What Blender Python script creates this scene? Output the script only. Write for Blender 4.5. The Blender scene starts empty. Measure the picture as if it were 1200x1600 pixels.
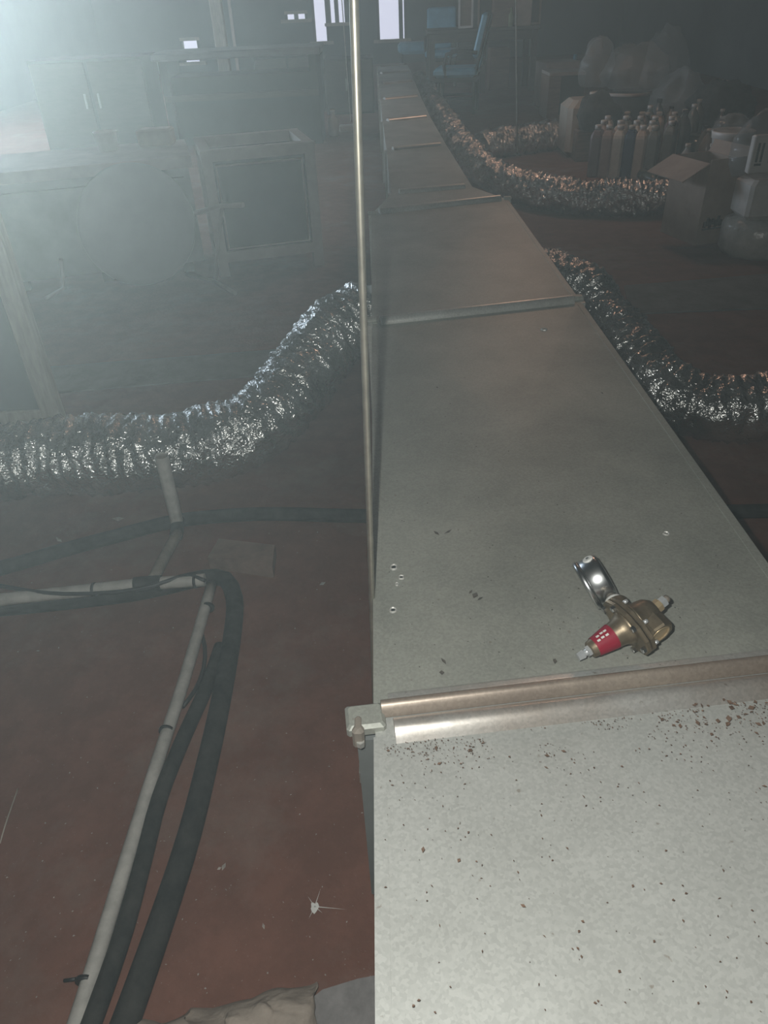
import bpy, math, random
from mathutils import Vector, Matrix, noise
random.seed(7)
C = bpy.context.scene.collection
SC = bpy.context.scene

# ------------------------------------------------------------------ camera
F = 1155.0
CAM = Vector((0.0, 0.0, 1.15))
yc = Vector((-15, 815, -F)).normalized()
dn = Vector((80, -(F * F - 15 * 80) / 815.0, -F)).normalized()
zc = -dn
xc = yc.cross(zc).normalized()
M = Matrix((xc, yc, zc)).transposed()          # world -> camera
MT = M.transposed()                            # camera -> world
cam_d = bpy.data.cameras.new('camera'); cam = bpy.data.objects.new('camera', cam_d); C.objects.link(cam)
cam_d.sensor_fit = 'VERTICAL'; cam_d.sensor_height = 36; cam_d.lens = F * 36 / 1600
cam_d.clip_start = 0.01; cam_d.clip_end = 200
cam.matrix_world = Matrix.Translation(CAM) @ MT.to_4x4()
SC.camera = cam

# ------------------------------------------------------------------ light
SC.view_settings.view_transform = 'Standard'; SC.view_settings.look = 'None'
SC.view_settings.gamma = 1.0; SC.view_settings.use_curve_mapping = False
SC.view_settings.exposure = 0.0
SC.cycles.use_denoising = True
SC.cycles.volume_bounces = 0
SC.cycles.max_bounces = 6
world = bpy.data.worlds.new('sky'); SC.world = world; world.use_nodes = True
bg = world.node_tree.nodes['Background']; bg.inputs[0].default_value = (0.74, 0.80, 1.0, 1); bg.inputs[1].default_value = 1.0

def lamp(name, typ, loc, energy, color=(1, 1, 1), **kw):
    d = bpy.data.lights.new(name, typ); d.energy = energy; d.color = color
    for k, v in kw.items(): setattr(d, k, v)
    o = bpy.data.objects.new(name, d); C.objects.link(o); o.location = loc
    return o
# the photographer's flash, held a hand's breadth up and left of the lens
FLASH = CAM + MT @ Vector((-0.0364, 0.0333, -0.035))
lamp('flash', 'POINT', FLASH, 33.0, (0.98, 1.0, 0.95), shadow_soft_size=0.006)
# sky-coloured fill lamps added at unseen left-wall openings to light the back
for k, yy in enumerate((7.0, 9.2)):
    o = lamp('window_daylight', 'AREA', (-5.12, yy, 1.55), 95.0, (0.68, 0.84, 1.0), shape='RECTANGLE', size=1.2, size_y=1.5)
    o.rotation_euler = (0, math.radians(-90), 0)
# warm lamp under the ceiling over the flexible ducts
lamp('ceiling_bulb', 'POINT', (1.1, 5.6, 2.35), 27.0, (1.0, 0.60, 0.42), shadow_soft_size=0.18)

# ------------------------------------------------------------------ pixel helpers
def ray(px, py): return MT @ Vector((px - 600, -(py - 800), -F))
def P(px, py, z=0.0):
    d = ray(px, py); return CAM + d * ((z - CAM.z) / d.z)
def PY(px, py, Y):
    d = ray(px, py); return CAM + d * (Y / d.y)

# ------------------------------------------------------------------ materials
MATS = {}
def mat(name, col, rough=0.6, metal=0.0, var=0.25, scale=8.0, col2=None, bump=0.0, bscale=40.0, detail=6.0, spec=0.5,
        alpha=1.0, trans=0.0, stretch=(1, 1, 1), dist=0.005, lo=0.35, hi=0.7):
    if name in MATS: return MATS[name]
    m = bpy.data.materials.new(name); m.use_nodes = True; nt = m.node_tree; N = nt.nodes; L = nt.links
    b = N['Principled BSDF']
    b.inputs['Roughness'].default_value = rough; b.inputs['Metallic'].default_value = metal
    b.inputs['Specular IOR Level'].default_value = spec
    b.inputs['Alpha'].default_value = alpha; b.inputs['Transmission Weight'].default_value = trans
    tc = N.new('ShaderNodeTexCoord'); mp = N.new('ShaderNodeMapping'); mp.inputs['Scale'].default_value = stretch
    L.new(tc.outputs['Object'], mp.inputs['Vector'])
    n = N.new('ShaderNodeTexNoise'); n.inputs['Scale'].default_value = scale; n.inputs['Detail'].default_value = detail
    n.inputs['Roughness'].default_value = 0.65
    L.new(mp.outputs[0], n.inputs['Vector'])
    r = N.new('ShaderNodeValToRGB'); r.color_ramp.elements[0].position = lo; r.color_ramp.elements[1].position = hi
    c2 = col2 or tuple(max(0, c * (1 - var)) for c in col)
    r.color_ramp.elements[0].color = (*c2, 1); r.color_ramp.elements[1].color = (*col, 1)
    L.new(n.outputs['Fac'], r.inputs[0]); L.new(r.outputs[0], b.inputs['Base Color'])
    if bump:
        n2 = N.new('ShaderNodeTexNoise'); n2.inputs['Scale'].default_value = bscale; n2.inputs['Detail'].default_value = 4
        L.new(mp.outputs[0], n2.inputs['Vector'])
        bp = N.new('ShaderNodeBump'); bp.inputs['Strength'].default_value = bump; bp.inputs['Distance'].default_value = dist
        L.new(n2.outputs['Fac'], bp.inputs['Height']); L.new(bp.outputs[0], b.inputs['Normal'])
    MATS[name] = m; return m

def floor_material():
    m = bpy.data.materials.new('red_oxide_floor'); m.use_nodes = True; nt = m.node_tree; N = nt.nodes; L = nt.links
    b = N['Principled BSDF']; b.inputs['Roughness'].default_value = 0.75; b.inputs['Specular IOR Level'].default_value = 0.25
    tc = N.new('ShaderNodeTexCoord')
    def nz(s, d=8, rr=0.6):
        n = N.new('ShaderNodeTexNoise'); n.inputs['Scale'].default_value = s; n.inputs['Detail'].default_value = d
        n.inputs['Roughness'].default_value = rr; L.new(tc.outputs['Object'], n.inputs['Vector']); return n
    def ramp(n, a, ca, c, cc):
        r = N.new('ShaderNodeValToRGB'); r.color_ramp.elements[0].position = a; r.color_ramp.elements[1].position = c
        r.color_ramp.elements[0].color = ca; r.color_ramp.elements[1].color = cc; L.new(n.outputs['Fac'], r.inputs[0]); return r
    r1 = ramp(nz(1.3), 0.3, (0.155, 0.068, 0.048, 1), 0.72, (0.215, 0.096, 0.068, 1))
    r2 = ramp(nz(9, 10, 0.75), 0.42, (0.62, 0.62, 0.6, 1), 0.62, (1, 1, 1, 1))
    mx = N.new('ShaderNodeMix'); mx.data_type = 'RGBA'; mx.blend_type = 'MULTIPLY'; mx.inputs[0].default_value = 0.55
    L.new(r1.outputs[0], mx.inputs[6]); L.new(r2.outputs[0], mx.inputs[7])
    r3 = ramp(nz(2.4, 12, 0.7), 0.5, (0, 0, 0, 1), 0.72, (0.45, 0.45, 0.45, 1))          # grey dust
    m2 = N.new('ShaderNodeMix'); m2.data_type = 'RGBA'; L.new(r3.outputs[0], m2.inputs[0])
    L.new(mx.outputs[2], m2.inputs[6]); m2.inputs[7].default_value = (0.22, 0.19, 0.165, 1)
    r4 = ramp(nz(210, 3, 0.5), 0.69, (0, 0, 0, 1), 0.74, (0.5, 0.5, 0.5, 1))             # grit
    m3 = N.new('ShaderNodeMix'); m3.data_type = 'RGBA'; L.new(r4.outputs[0], m3.inputs[0])
    L.new(m2.outputs[2], m3.inputs[6]); m3.inputs[7].default_value = (0.3, 0.25, 0.21, 1)
    L.new(m3.outputs[2], b.inputs['Base Color'])
    bp = N.new('ShaderNodeBump'); bp.inputs['Strength'].default_value = 0.35; bp.inputs['Distance'].default_value = 0.004
    L.new(nz(70, 6).outputs['Fac'], bp.inputs['Height']); L.new(bp.outputs[0], b.inputs['Normal'])
    return m

def galvanised(name, base, dark, rough=0.5, metal=0.25):
    m = bpy.data.materials.new(name); m.use_nodes = True; nt = m.node_tree; N = nt.nodes; L = nt.links
    b = N['Principled BSDF']; b.inputs['Roughness'].default_value = rough; b.inputs['Metallic'].default_value = metal
    tc = N.new('ShaderNodeTexCoord')
    v = N.new('ShaderNodeTexVoronoi'); v.inputs['Scale'].default_value = 330; L.new(tc.outputs['Object'], v.inputs['Vector'])
    h = N.new('ShaderNodeSeparateColor'); L.new(v.outputs['Color'], h.inputs[0])
    n = N.new('ShaderNodeTexNoise'); n.inputs['Scale'].default_value = 3.2; n.inputs['Detail'].default_value = 9; n.inputs['Roughness'].default_value = 0.62
    L.new(tc.outputs['Object'], n.inputs['Vector'])
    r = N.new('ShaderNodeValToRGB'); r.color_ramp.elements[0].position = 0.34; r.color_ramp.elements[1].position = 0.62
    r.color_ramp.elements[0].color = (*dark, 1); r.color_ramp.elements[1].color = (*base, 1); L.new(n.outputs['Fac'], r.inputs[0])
    r2 = N.new('ShaderNodeMapRange'); r2.inputs[3].default_value = 0.90; r2.inputs[4].default_value = 1.08; L.new(h.outputs[0], r2.inputs[0])
    mx = N.new('ShaderNodeMix'); mx.data_type = 'RGBA'; mx.blend_type = 'MULTIPLY'; mx.inputs[0].default_value = 1.0
    L.new(r.outputs[0], mx.inputs[6]); L.new(r2.outputs[0], mx.inputs[7])
    n3 = N.new('ShaderNodeTexNoise'); n3.inputs['Scale'].default_value = 95; n3.inputs['Detail'].default_value = 3
    L.new(tc.outputs['Object'], n3.inputs['Vector'])
    r3 = N.new('ShaderNodeValToRGB'); r3.color_ramp.elements[0].position = 0.70; r3.color_ramp.elements[1].position = 0.76
    r3.color_ramp.elements[0].color = (0, 0, 0, 1); r3.color_ramp.elements[1].color = (0.6, 0.6, 0.6, 1); L.new(n3.outputs['Fac'], r3.inputs[0])
    m2 = N.new('ShaderNodeMix'); m2.data_type = 'RGBA'; L.new(r3.outputs[0], m2.inputs[0]); L.new(mx.outputs[2], m2.inputs[6])
    m2.inputs[7].default_value = (0.20, 0.16, 0.12, 1)
    L.new(m2.outputs[2], b.inputs['Base Color'])
    return m

def foil_material():
    m = bpy.data.materials.new('aluminium_foil'); m.use_nodes = True; nt = m.node_tree; N = nt.nodes; L = nt.links
    b = N['Principled BSDF']; b.inputs['Roughness'].default_value = 0.22; b.inputs['Metallic'].default_value = 0.93
    tc = N.new('ShaderNodeTexCoord')
    n = N.new('ShaderNodeTexNoise'); n.inputs['Scale'].default_value = 6; n.inputs['Detail'].default_value = 6; L.new(tc.outputs['Object'], n.inputs['Vector'])
    r = N.new('ShaderNodeValToRGB'); r.color_ramp.elements[0].color = (0.34, 0.33, 0.31, 1); r.color_ramp.elements[1].color = (0.72, 0.72, 0.70, 1)
    r.color_ramp.elements[0].position = 0.35; r.color_ramp.elements[1].position = 0.65
    L.new(n.outputs['Fac'], r.inputs[0]); L.new(r.outputs[0], b.inputs['Base Color'])
    v = N.new('ShaderNodeTexVoronoi'); v.inputs['Scale'].default_value = 58; v.feature = 'F1'
    n2 = N.new('ShaderNodeTexNoise'); n2.inputs['Scale'].default_value = 26; n2.inputs['Detail'].default_value = 4
    L.new(tc.outputs['Object'], n2.inputs['Vector'])
    mxv = N.new('ShaderNodeMix'); mxv.data_type = 'RGBA'; mxv.inputs[0].default_value = 0.12
    L.new(tc.outputs['Object'], mxv.inputs[6]); L.new(n2.outputs['Color'], mxv.inputs[7]); L.new(mxv.outputs[2], v.inputs['Vector'])
    bp = N.new('ShaderNodeBump'); bp.inputs['Strength'].default_value = 0.55; bp.inputs['Distance'].default_value = 0.006
    L.new(v.outputs['Distance'], bp.inputs['Height']); L.new(bp.outputs[0], b.inputs['Normal'])
    return m

M_FLOOR = floor_material()
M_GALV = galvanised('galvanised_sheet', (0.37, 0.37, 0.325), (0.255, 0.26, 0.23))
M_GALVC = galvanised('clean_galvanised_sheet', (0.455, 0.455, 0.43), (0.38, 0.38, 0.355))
M_CLEAT = galvanised('galvanised_cleat', (0.56, 0.56, 0.53), (0.42, 0.40, 0.36), 0.33, 0.45)
M_CLEAT_D = galvanised('dusty_cleat', (0.40, 0.33, 0.27), (0.28, 0.22, 0.18), 0.42, 0.55)
M_CLEAT_W = galvanised('worn_cleat', (0.55, 0.53, 0.50), (0.34, 0.27, 0.22), 0.36, 0.6)
M_FOIL = foil_material()
M_BLACK = mat('black_foam', (0.048, 0.045, 0.041), 0.85, var=0.4, scale=22, spec=.25, col2=(0.02, 0.02, 0.019), bump=0.3, bscale=60)
M_CABLE = mat('black_cable', (0.02, 0.02, 0.02), 0.5)
M_PVC = mat('grey_plastic_pipe', (0.48, 0.46, 0.425), 0.45, var=0.35, scale=25)
M_PVCD = mat('dusty_plastic_pipe', (0.26, 0.22, 0.18), 0.7, var=0.4, scale=30)
M_ROD = mat('zinc_rod', (0.44, 0.40, 0.33), 0.38, 0.8, var=0.3, scale=30)
M_STRIP = mat('grey_concrete', (0.17, 0.165, 0.16), 0.9, var=0.35, scale=7, bump=0.5, bscale=50)
M_WALL = mat('dark_wall_plaster', (0.085, 0.092, 0.092), 0.9, var=0.35, scale=1.5, bump=0.2)
M_CEIL = mat('dark_roof_boards', (0.05, 0.05, 0.05), 0.9, var=0.3, scale=2)
M_WOODL = mat('pale_timber', (0.36, 0.31, 0.25), 0.7, var=0.3, scale=12, stretch=(6, 6, 1))
M_WOODD = mat('dark_timber', (0.05, 0.04, 0.033), 0.6, var=0.4, scale=10, stretch=(1, 5, 5))
M_BROWN = mat('brown_timber', (0.17, 0.10, 0.07), 0.65, var=0.4, scale=10, stretch=(1, 5, 5))
M_DARK = mat('near_black_paint', (0.03, 0.033, 0.034), 0.7, var=0.4, scale=5)
M_STEEL = mat('grey_painted_steel', (0.17, 0.18, 0.175), 0.5, var=0.3, scale=5)
M_STEELL = mat('pale_painted_steel', (0.36, 0.31, 0.28), 0.55, var=0.25, scale=6)
M_CARD = mat('brown_cardboard', (0.34, 0.255, 0.205), 0.85, var=0.22, scale=9)
M_CARDIN = mat('cardboard_inside', (0.20, 0.15, 0.12), 0.9, var=0.2, scale=9)
M_BLUE = mat('blue_vinyl', (0.13, 0.32, 0.43), 0.4, var=0.25, scale=8)
M_INK = mat('black_ink', (0.015, 0.017, 0.018), 0.6)
M_WHITE = mat('white_plastic', (0.55, 0.53, 0.50), 0.45, var=0.2, scale=10)
M_CREAM = mat('cream_plastic', (0.40, 0.35, 0.29), 0.5, var=0.2, scale=10)
M_FILM = mat('clear_film', (0.40, 0.42, 0.41), 0.12, var=0.4, scale=8, alpha=0.34, bump=0.6, bscale=22, dist=0.02)

# ------------------------------------------------------------------ mesh building
ORG = {}
class MB:
    def __init__(s): s.v = []; s.f = []; s.sm = []
    def add(s, verts, faces, smooth=False):
        o = len(s.v); s.v += [Vector(v) for v in verts]
        s.f += [tuple(i + o for i in f) for f in faces]; s.sm += [smooth] * len(faces); return s
    def hexa(s, b, t):                           # two rings of points, bottom and top (counter-clockwise)
        n = len(b)
        return s.add(list(b) + list(t), [tuple(range(n - 1, -1, -1)), tuple(range(n, 2 * n))] +
                     [(i, (i + 1) % n, n + (i + 1) % n, n + i) for i in range(n)])
    def box(s, c, size, rz=0.0, R=None, bev=0.0):
        c = Vector(c); hx, hy, hz = size[0] / 2, size[1] / 2, size[2] / 2
        R = R or Matrix.Rotation(rz, 3, 'Z')
        if bev <= 0:
            pts = [c + R @ Vector(p) for p in ((-hx, -hy, -hz), (hx, -hy, -hz), (hx, hy, -hz), (-hx, hy, -hz), (-hx, -hy, hz), (hx, -hy, hz), (hx, hy, hz), (-hx, hy, hz))]
            return s.hexa(pts[:4], pts[4:])
        e = min(bev, hx * .95, hy * .95, hz * .95)
        def ring(ax, ay, z):
            k = e * 0.7
            return [c + R @ Vector(p + (z,)) for p in ((-ax, -ay + k), (-ax + k, -ay), (ax - k, -ay), (ax, -ay + k), (ax, ay - k), (ax - k, ay), (-ax + k, ay), (-ax, ay - k))]
        rings = [ring(hx - e, hy - e, -hz), ring(hx, hy, -hz + e), ring(hx, hy, hz - e), ring(hx - e, hy - e, hz)]
        return s.rings(rings, True, True)
    def rings(s, rings, cap0=False, cap1=False, smooth=False):
        n = len(rings[0]); fs = []
        for k in range(len(rings) - 1):
            for i in range(n):
                j = (i + 1) % n; fs.append((k * n + i, k * n + j, (k + 1) * n + j, (k + 1) * n + i))
        vs = [p for r in rings for p in r]
        o = len(s.v); s.add(vs, fs, smooth)
        if cap0: s.f.append(tuple(o + i for i in range(n - 1, -1, -1))); s.sm.append(False)
        if cap1: s.f.append(tuple(o + (len(rings) - 1) * n + i for i in range(n))); s.sm.append(False)
        return s
    def tube(s, pts, r, n=14, cap=True, smooth=True, flat=1.0):
        pts = [Vector(p) for p in pts]; rs = r if isinstance(r, (list, tuple)) else [r] * len(pts)
        rg = []
        t0 = (pts[1] - pts[0]).normalized(); up = Vector((0, 0, 1)) if abs(t0.z) < .9 else Vector((0, 1, 0))
        u = t0.cross(up).normalized()
        for i, p in enumerate(pts):
            t = ((pts[min(i + 1, len(pts) - 1)] - pts[max(i - 1, 0)])).normalized()
            u = (u - t * u.dot(t)).normalized(); w = t.cross(u)
            rg.append([p + (u * math.cos(a) + w * math.sin(a) * flat) * rs[i] for a in (2 * math.pi * k / n for k in range(n))])
        return s.rings(rg, cap, cap, smooth)
    def lathe(s, base, axis, prof, n=24, smooth=True, cap=True, u=None, ell=1.0):
        base = Vector(base); axis = Vector(axis).normalized()
        if u is None: u = axis.cross(Vector((0, 0, 1)) if abs(axis.z) < .9 else Vector((1, 0, 0)))
        u = Vector(u); u = (u - axis * u.dot(axis)).normalized(); w = axis.cross(u)
        rg = [[base + axis * h + (u * math.cos(a) + w * math.sin(a) * ell) * r for a in (2 * math.pi * k / n for k in range(n))] for h, r in prof]
        return s.rings(rg, cap, cap, smooth)
    def lump(s, c, rad, seed=0, amp=0.18, fq=1.6, nu=28, nv=16, flatb=True, crease=0.0):
        c = Vector(c); rx, ry, rz = rad; rg = []
        for j in range(nv + 1):
            th = math.pi * (0.02 + 0.96 * j / nv); ring = []
            for i in range(nu):
                a = 2 * math.pi * i / nu
                d = Vector((math.sin(th) * math.cos(a), math.sin(th) * math.sin(a), -math.cos(th)))
                q = 1 + amp * noise.noise(d * fq + Vector((seed * 3.1, seed * 1.7, 0)))
                if crease: q += crease * abs(noise.noise(d * fq * 3.1 + Vector((seed, 9, seed))))
                p = Vector((d.x * rx, d.y * ry, d.z * rz)) * q
                if flatb and p.z < -rz * .72: p.z = -rz * .72
                ring.append(c + p)
            rg.append(ring)
        return s.rings(rg, True, True, True)
    def build(s, name, m, parent=None, **tags):
        me = bpy.data.meshes.new(name)
        if parent is not None: org = ORG[parent.name]
        else:
            xs = [v.x for v in s.v]; ys = [v.y for v in s.v]; zs = [v.z for v in s.v]
            org = Vector(((min(xs) + max(xs)) / 2, (min(ys) + max(ys)) / 2, min(zs)))
        me.from_pydata([v - org for v in s.v], [], s.f)
        me.polygons.foreach_set('use_smooth', s.sm); me.materials.append(m); me.update()
        import bmesh
        bm = bmesh.new(); bm.from_mesh(me); bmesh.ops.recalc_face_normals(bm, faces=bm.faces); bm.to_mesh(me); bm.free()
        o = bpy.data.objects.new(name, me); C.objects.link(o)
        if parent is not None: o.parent = parent
        else: o.location = org
        ORG[o.name] = org
        for k, v in tags.items(): o[k] = v
        return o
def thing(name, loc, label, cat, group=None):
    o = bpy.data.objects.new(name, None); C.objects.link(o); o.location = loc; o.empty_display_size = 0.05
    ORG[o.name] = Vector(loc); o['label'] = label; o['category'] = cat
    if group: o['group'] = group
    return o
def clone(root, loc, rz=None, label=None, group=None, recolor=None, scale=None):
    def cp(o, par):
        c = o.copy(); C.objects.link(c); c.parent = par
        if recolor and o.type == 'MESH' and o.name.split('.')[0] in recolor:
            c.data = o.data.copy(); c.data.materials[0] = recolor[o.name.split('.')[0]]
        for ch in list(o.children): cp(ch, c)
        return c
    r = cp(root, None); r.location = loc
    if rz is not None: r.rotation_euler = (0, 0, rz)
    if scale: r.scale = scale
    if label: r['label'] = label
    if group: r['group'] = group
    return r
def struct(name, mb, m, **t): return mb.build(name, m, None, kind='structure', **t)
def spline(pts, step):
    pts = [Vector(p) for p in pts]; q = [pts[0] * 2 - pts[1]] + pts + [pts[-1] * 2 - pts[-2]]; out = []
    for i in range(1, len(q) - 2):
        a, b, c, d = q[i - 1:i + 3]; n = max(2, int((c - b).length / step))
        for k in range(n):
            t = k / n
            out.append(0.5 * ((2 * b) + (c - a) * t + (2 * a - 5 * b + 4 * c - d) * t * t + (3 * b - a - 3 * c + d) * t ** 3))
    out.append(pts[-1]); return out

# ================================================================== THE SETTING
XL, XR, YB, YF, ZC = -5.2, 4.6, -1.6, 16.5, 2.6
struct('floor', MB().box(((XL + XR) / 2, (YB + YF) / 2, -0.05), (XR - XL + .4, YF - YB + .4, 0.1)), M_FLOOR, label='red-brown painted concrete floor, dusty and stained', category='floor')
struct('ceiling', MB().box(((XL + XR) / 2, (YB + YF) / 2, ZC + .05), (XR - XL + .4, YF - YB + .4, 0.1)), M_CEIL, label='dark roof boards above the room', category='ceiling')
def wall_x(name, x, openings, label):           # wall across Y, openings (y0,y1,z0,z1)
    mb = MB(); y = YB - .2
    for (a, b, z0, z1) in openings:
        mb.box((x, (y + a) / 2, ZC / 2), (.16, a - y, ZC))
        mb.box((x, (a + b) / 2, z0 / 2), (.16, b - a, z0)); mb.box((x, (a + b) / 2, (z1 + ZC) / 2), (.16, b - a, ZC - z1)); y = b
    mb.box((x, (y + YF + .2) / 2, ZC / 2), (.16, YF + .2 - y, ZC))
    struct(name, mb, M_WALL, label=label, category='wall')
wall_x('wall_left', XL - .08, [(6.4, 7.6, .8, 2.3), (8.6, 9.8, .8, 2.3)], 'dark plaster wall with windows beyond the framed panel')  # openings added out of view, where the fill lamps stand
wall_x('wall_right', XR + .08, [], 'dark plaster wall behind the plastic bags')
struct('wall_front', MB().box(((XL + XR) / 2, YB - .08, ZC / 2), (XR - XL, .16, ZC)), M_WALL, label='dark plaster wall behind the viewer', category='wall')
# far wall, with openings placed where daylight shows
OPEN = []
def opening(px0, px1, py0, py1):
    a = PY(px0, py1, YF); b = PY(px1, py0, YF); OPEN.append((a.x, b.x, a.z, b.z))
opening(288, 311, 58, 102); opening(446, 480, 16, 36); opening(491, 507, -60, 70); opening(514, 538, -60, 41); opening(590, 634, -60, 67)
for k in range(len(OPEN)):
    if k > 1: OPEN[k] = (OPEN[k][0], OPEN[k][1], OPEN[k][2], 1.95)
OPEN[0] = (*OPEN[0][:3], OPEN[0][3])
mb = MB(); x = XL
for (a, b, z0, z1) in OPEN:
    mb.box(((x + a) / 2, YF + .08, ZC / 2), (a - x, .16, ZC))
    mb.box(((a + b) / 2, YF + .08, z0 / 2), (b - a, .16, z0)); mb.box(((a + b) / 2, YF + .08, (z1 + ZC) / 2), (b - a, .16, ZC - z1)); x = b
mb.box(((x + XR) / 2, YF + .08, ZC / 2), (XR - x, .16, ZC))
struct('wall_back', mb, M_WALL, label='dark far wall pierced by bright window openings', category='wall')
def frame(n, k, mull, lab):
    a, b, z0, z1 = OPEN[k]; t = .05
    w = thing('window_%d' % n, ((a + b) / 2, YF - .02, z0), lab, 'window'); w['kind'] = 'structure'
    for (c, s_, nm) in ((((a + b) / 2, YF - .03, z0 + t / 2), (b - a + .14, .16, t), 'window_sill'), (((a + b) / 2, YF, z1 - t / 2), (b - a, .08, t), 'head_rail')):
        MB().box(c, s_).build(nm, M_WOODL, w)
    for xx in (a + t / 2, b - t / 2): MB().box((xx, YF, (z0 + z1) / 2), (t, .08, z1 - z0 - 2 * t)).build('stile', M_WOODD, w)
    for f in mull: MB().box((a + (b - a) * f, YF, (z0 + z1) / 2), (t * 1.5, .07, z1 - z0 - 2 * t)).build('mullion', M_WOODD, w)
    return w
frame(1, 4, (.80,), 'brightest far window with a pale sill, in line with the metal duct')
frame(2, 2, (), 'narrow tall slit of daylight left of the hanging rod')
frame(5, 3, (.45,), 'short bright window with a dark mullion beside the hanging rod')
frame(3, 1, (.5,), 'two small bright panes side by side in the far wall')
frame(4, 0, (), 'small bright opening low in the far wall above the cabinet')
# thin dark grey strips laid across the floor
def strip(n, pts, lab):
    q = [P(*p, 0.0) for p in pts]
    struct('trim_%d' % n, MB().hexa([Vector((p.x, p.y, .0)) for p in q], [Vector((p.x, p.y, .006)) for p in q]), M_STRIP, label=lab, category='floor strip')
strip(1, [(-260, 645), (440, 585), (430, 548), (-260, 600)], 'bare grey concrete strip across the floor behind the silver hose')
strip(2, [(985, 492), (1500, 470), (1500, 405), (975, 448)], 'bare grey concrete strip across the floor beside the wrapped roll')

# ================================================================== SHEET METAL DUCT
ZT, ZB = 0.45, 0.08
pl = P(582, 500, ZT); pr = P(905, 470, ZT); pl0 = P(589, 1500, ZT); pr0 = P(1200, 885, ZT)
def XLn(y): return pl0.x + (pl.x - pl0.x) * (y - pl0.y) / (pl.y - pl0.y)
def XRn(y): return pr0.x + (pr.x - pr0.x) * (y - pr0.y) / (pr.y - pr0.y)
def seam(pa, pb):                               # seam endpoints on the duct top, stretched to both edges
    a, b = P(*pa, ZT), P(*pb, ZT); k = (b.y - a.y) / (b.x - a.x)
    L = a.copy(); R = b.copy()
    for _ in range(4):
        L = Vector((XLn(L.y), a.y + k * (XLn(L.y) - a.x), ZT)); R = Vector((XRn(R.y), a.y + k * (XRn(R.y) - a.x), ZT))
    return L, R
duct = thing('sheet_metal_duct', (0.25, 1.0, 0), 'long galvanised sheet metal air duct running down the middle of the floor', 'air duct')
SA = seam((605, 1118), (1200, 1048)); SB = seam((590, 505), (890, 472)); SCm = seam((585, 334), (785, 312))
SA0 = (Vector((XLn(-.7), -.62, ZT)), Vector((XRn(-.7), -.72, ZT)))
def section(a, b, crown=0.0, m=M_GALV):
    L0, R0 = a; L1, R1 = b
    top = [L0, R0, R1, L1]; mb = MB()
    c = sum(top, Vector()) / 4 + Vector((0, 0, crown))
    vs = top + [c] + [Vector((p.x, p.y, ZB)) for p in top]
    mb.add(vs, [(0, 1, 4), (1, 2, 4), (2, 3, 4), (3, 0, 4), (5, 8, 7, 6), (0, 5, 6, 1), (1, 6, 7, 2), (2, 7, 8, 3), (3, 8, 5, 0)])
    return mb.build('duct_section', m, duct)
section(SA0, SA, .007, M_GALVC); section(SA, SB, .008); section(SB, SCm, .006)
# far, narrower run
ED = [((611, 303), (738, 292)), ((604, 235), (697, 226)), ((598, 190), (672, 182)), ((594, 156), (657, 150)), ((592, 132), (648, 127)), ((591, 116), (642, 111)), ((590, 104), (636, 101))]
FS = [(P(*a, ZT), P(*b, ZT)) for a, b in ED]
section(SCm, FS[0], .0)
for i in range(len(FS) - 1): section(FS[i], FS[i + 1], .004)

def cleat(a, b, r, h, name='seam_cleat', m=M_CLEAT, inset=.02, back=0.0, z=ZT):
    d = (b - a).normalized(); n = Vector((-d.y, d.x, 0)); a = a + d * inset + n * back; b = b - d * inset + n * back
    prof = [(math.cos(t) * r, math.sin(t) * h) for t in (math.pi * k / 10 for k in range(11))]
    rg = [[p + n * x + Vector((0, 0, z - p.z + y - .001)) for x, y in prof] for p in (a, b)]
    mb = MB(); nn = len(prof)
    mb.add(rg[0] + rg[1], [(i, i + 1, nn + i + 1, nn + i) for i in range(nn - 1)], True)
    mb.add(rg[0], [tuple(range(nn))]); mb.add(rg[1], [tuple(range(nn))])
    return mb.build(name, m, duct)
cleat(*SB, .017, .019, inset=.02)
cleat(*SCm, .018, .02, inset=.03)
for i, s in enumerate(FS):
    cleat(*s, .018 + .003 * i, .018, inset=.035)
def tab(px, py, w=.03, dd=.022):                # folded drive-slip corner tab at a seam end
    p = P(px, py, ZT); MB().box(p + Vector((0, 0, .004)), (w, dd, .012), bev=.003).build('corner_tab', M_GALV, duct)
for q in ((580, 502), (902, 467), (581, 335), (793, 311)): tab(*q)
for sL in (SB[0], SCm[0]):
    MB().box((sL.x - .006, sL.y, (ZT + ZB) / 2), (.014, .03, ZT - ZB)).build('side_cleat', M_CLEAT, duct)
for sR in (SB[1], SCm[1]):
    MB().box((sR.x + .006, sR.y, (ZT + ZB) / 2), (.014, .03, ZT - ZB)).build('side_cleat', M_CLEAT, duct)
for s in FS:
    MB().box((s[0].x - .006, s[0].y, (ZT + ZB) / 2), (.014, .04, ZT - ZB)).build('side_cleat', M_CLEAT, duct)
# the near bolted flange: lip, upper rolled rail (dusty), lower rolled rail (bright)
La, Ra = SA; dA = (Ra - La).normalized(); nA = Vector((-dA.y, dA.x, 0))
def rail(off0, off1, zlist, name, m, s0, smooth=True):
    n = len(zlist); prof = [(off0 + (off1 - off0) * i / (n - 1), z) for i, z in enumerate(zlist)]
    a, b = La + dA * s0, Ra + dA * .0
    rg = [[p + nA * x + Vector((0, 0, z)) for x, z in prof] for p in (a, b)]
    mb = MB(); mb.add(rg[0] + rg[1], [(i, i + 1, n + i + 1, n + i) for i in range(n - 1)], smooth)
    mb.add(rg[0], [tuple(range(n))]); mb.add(rg[1], [tuple(range(n))])
    return mb.build(name, m, duct)
rail(.036, .014, [-.001, .0035, .006, .008], 'flange_lip', M_CLEAT, .018, False)
rail(.018, -.006, [-.001, .010, .016, .0185, .0185, .016, .011, .004], 'flange_rail', M_CLEAT_D, .008)
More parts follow.
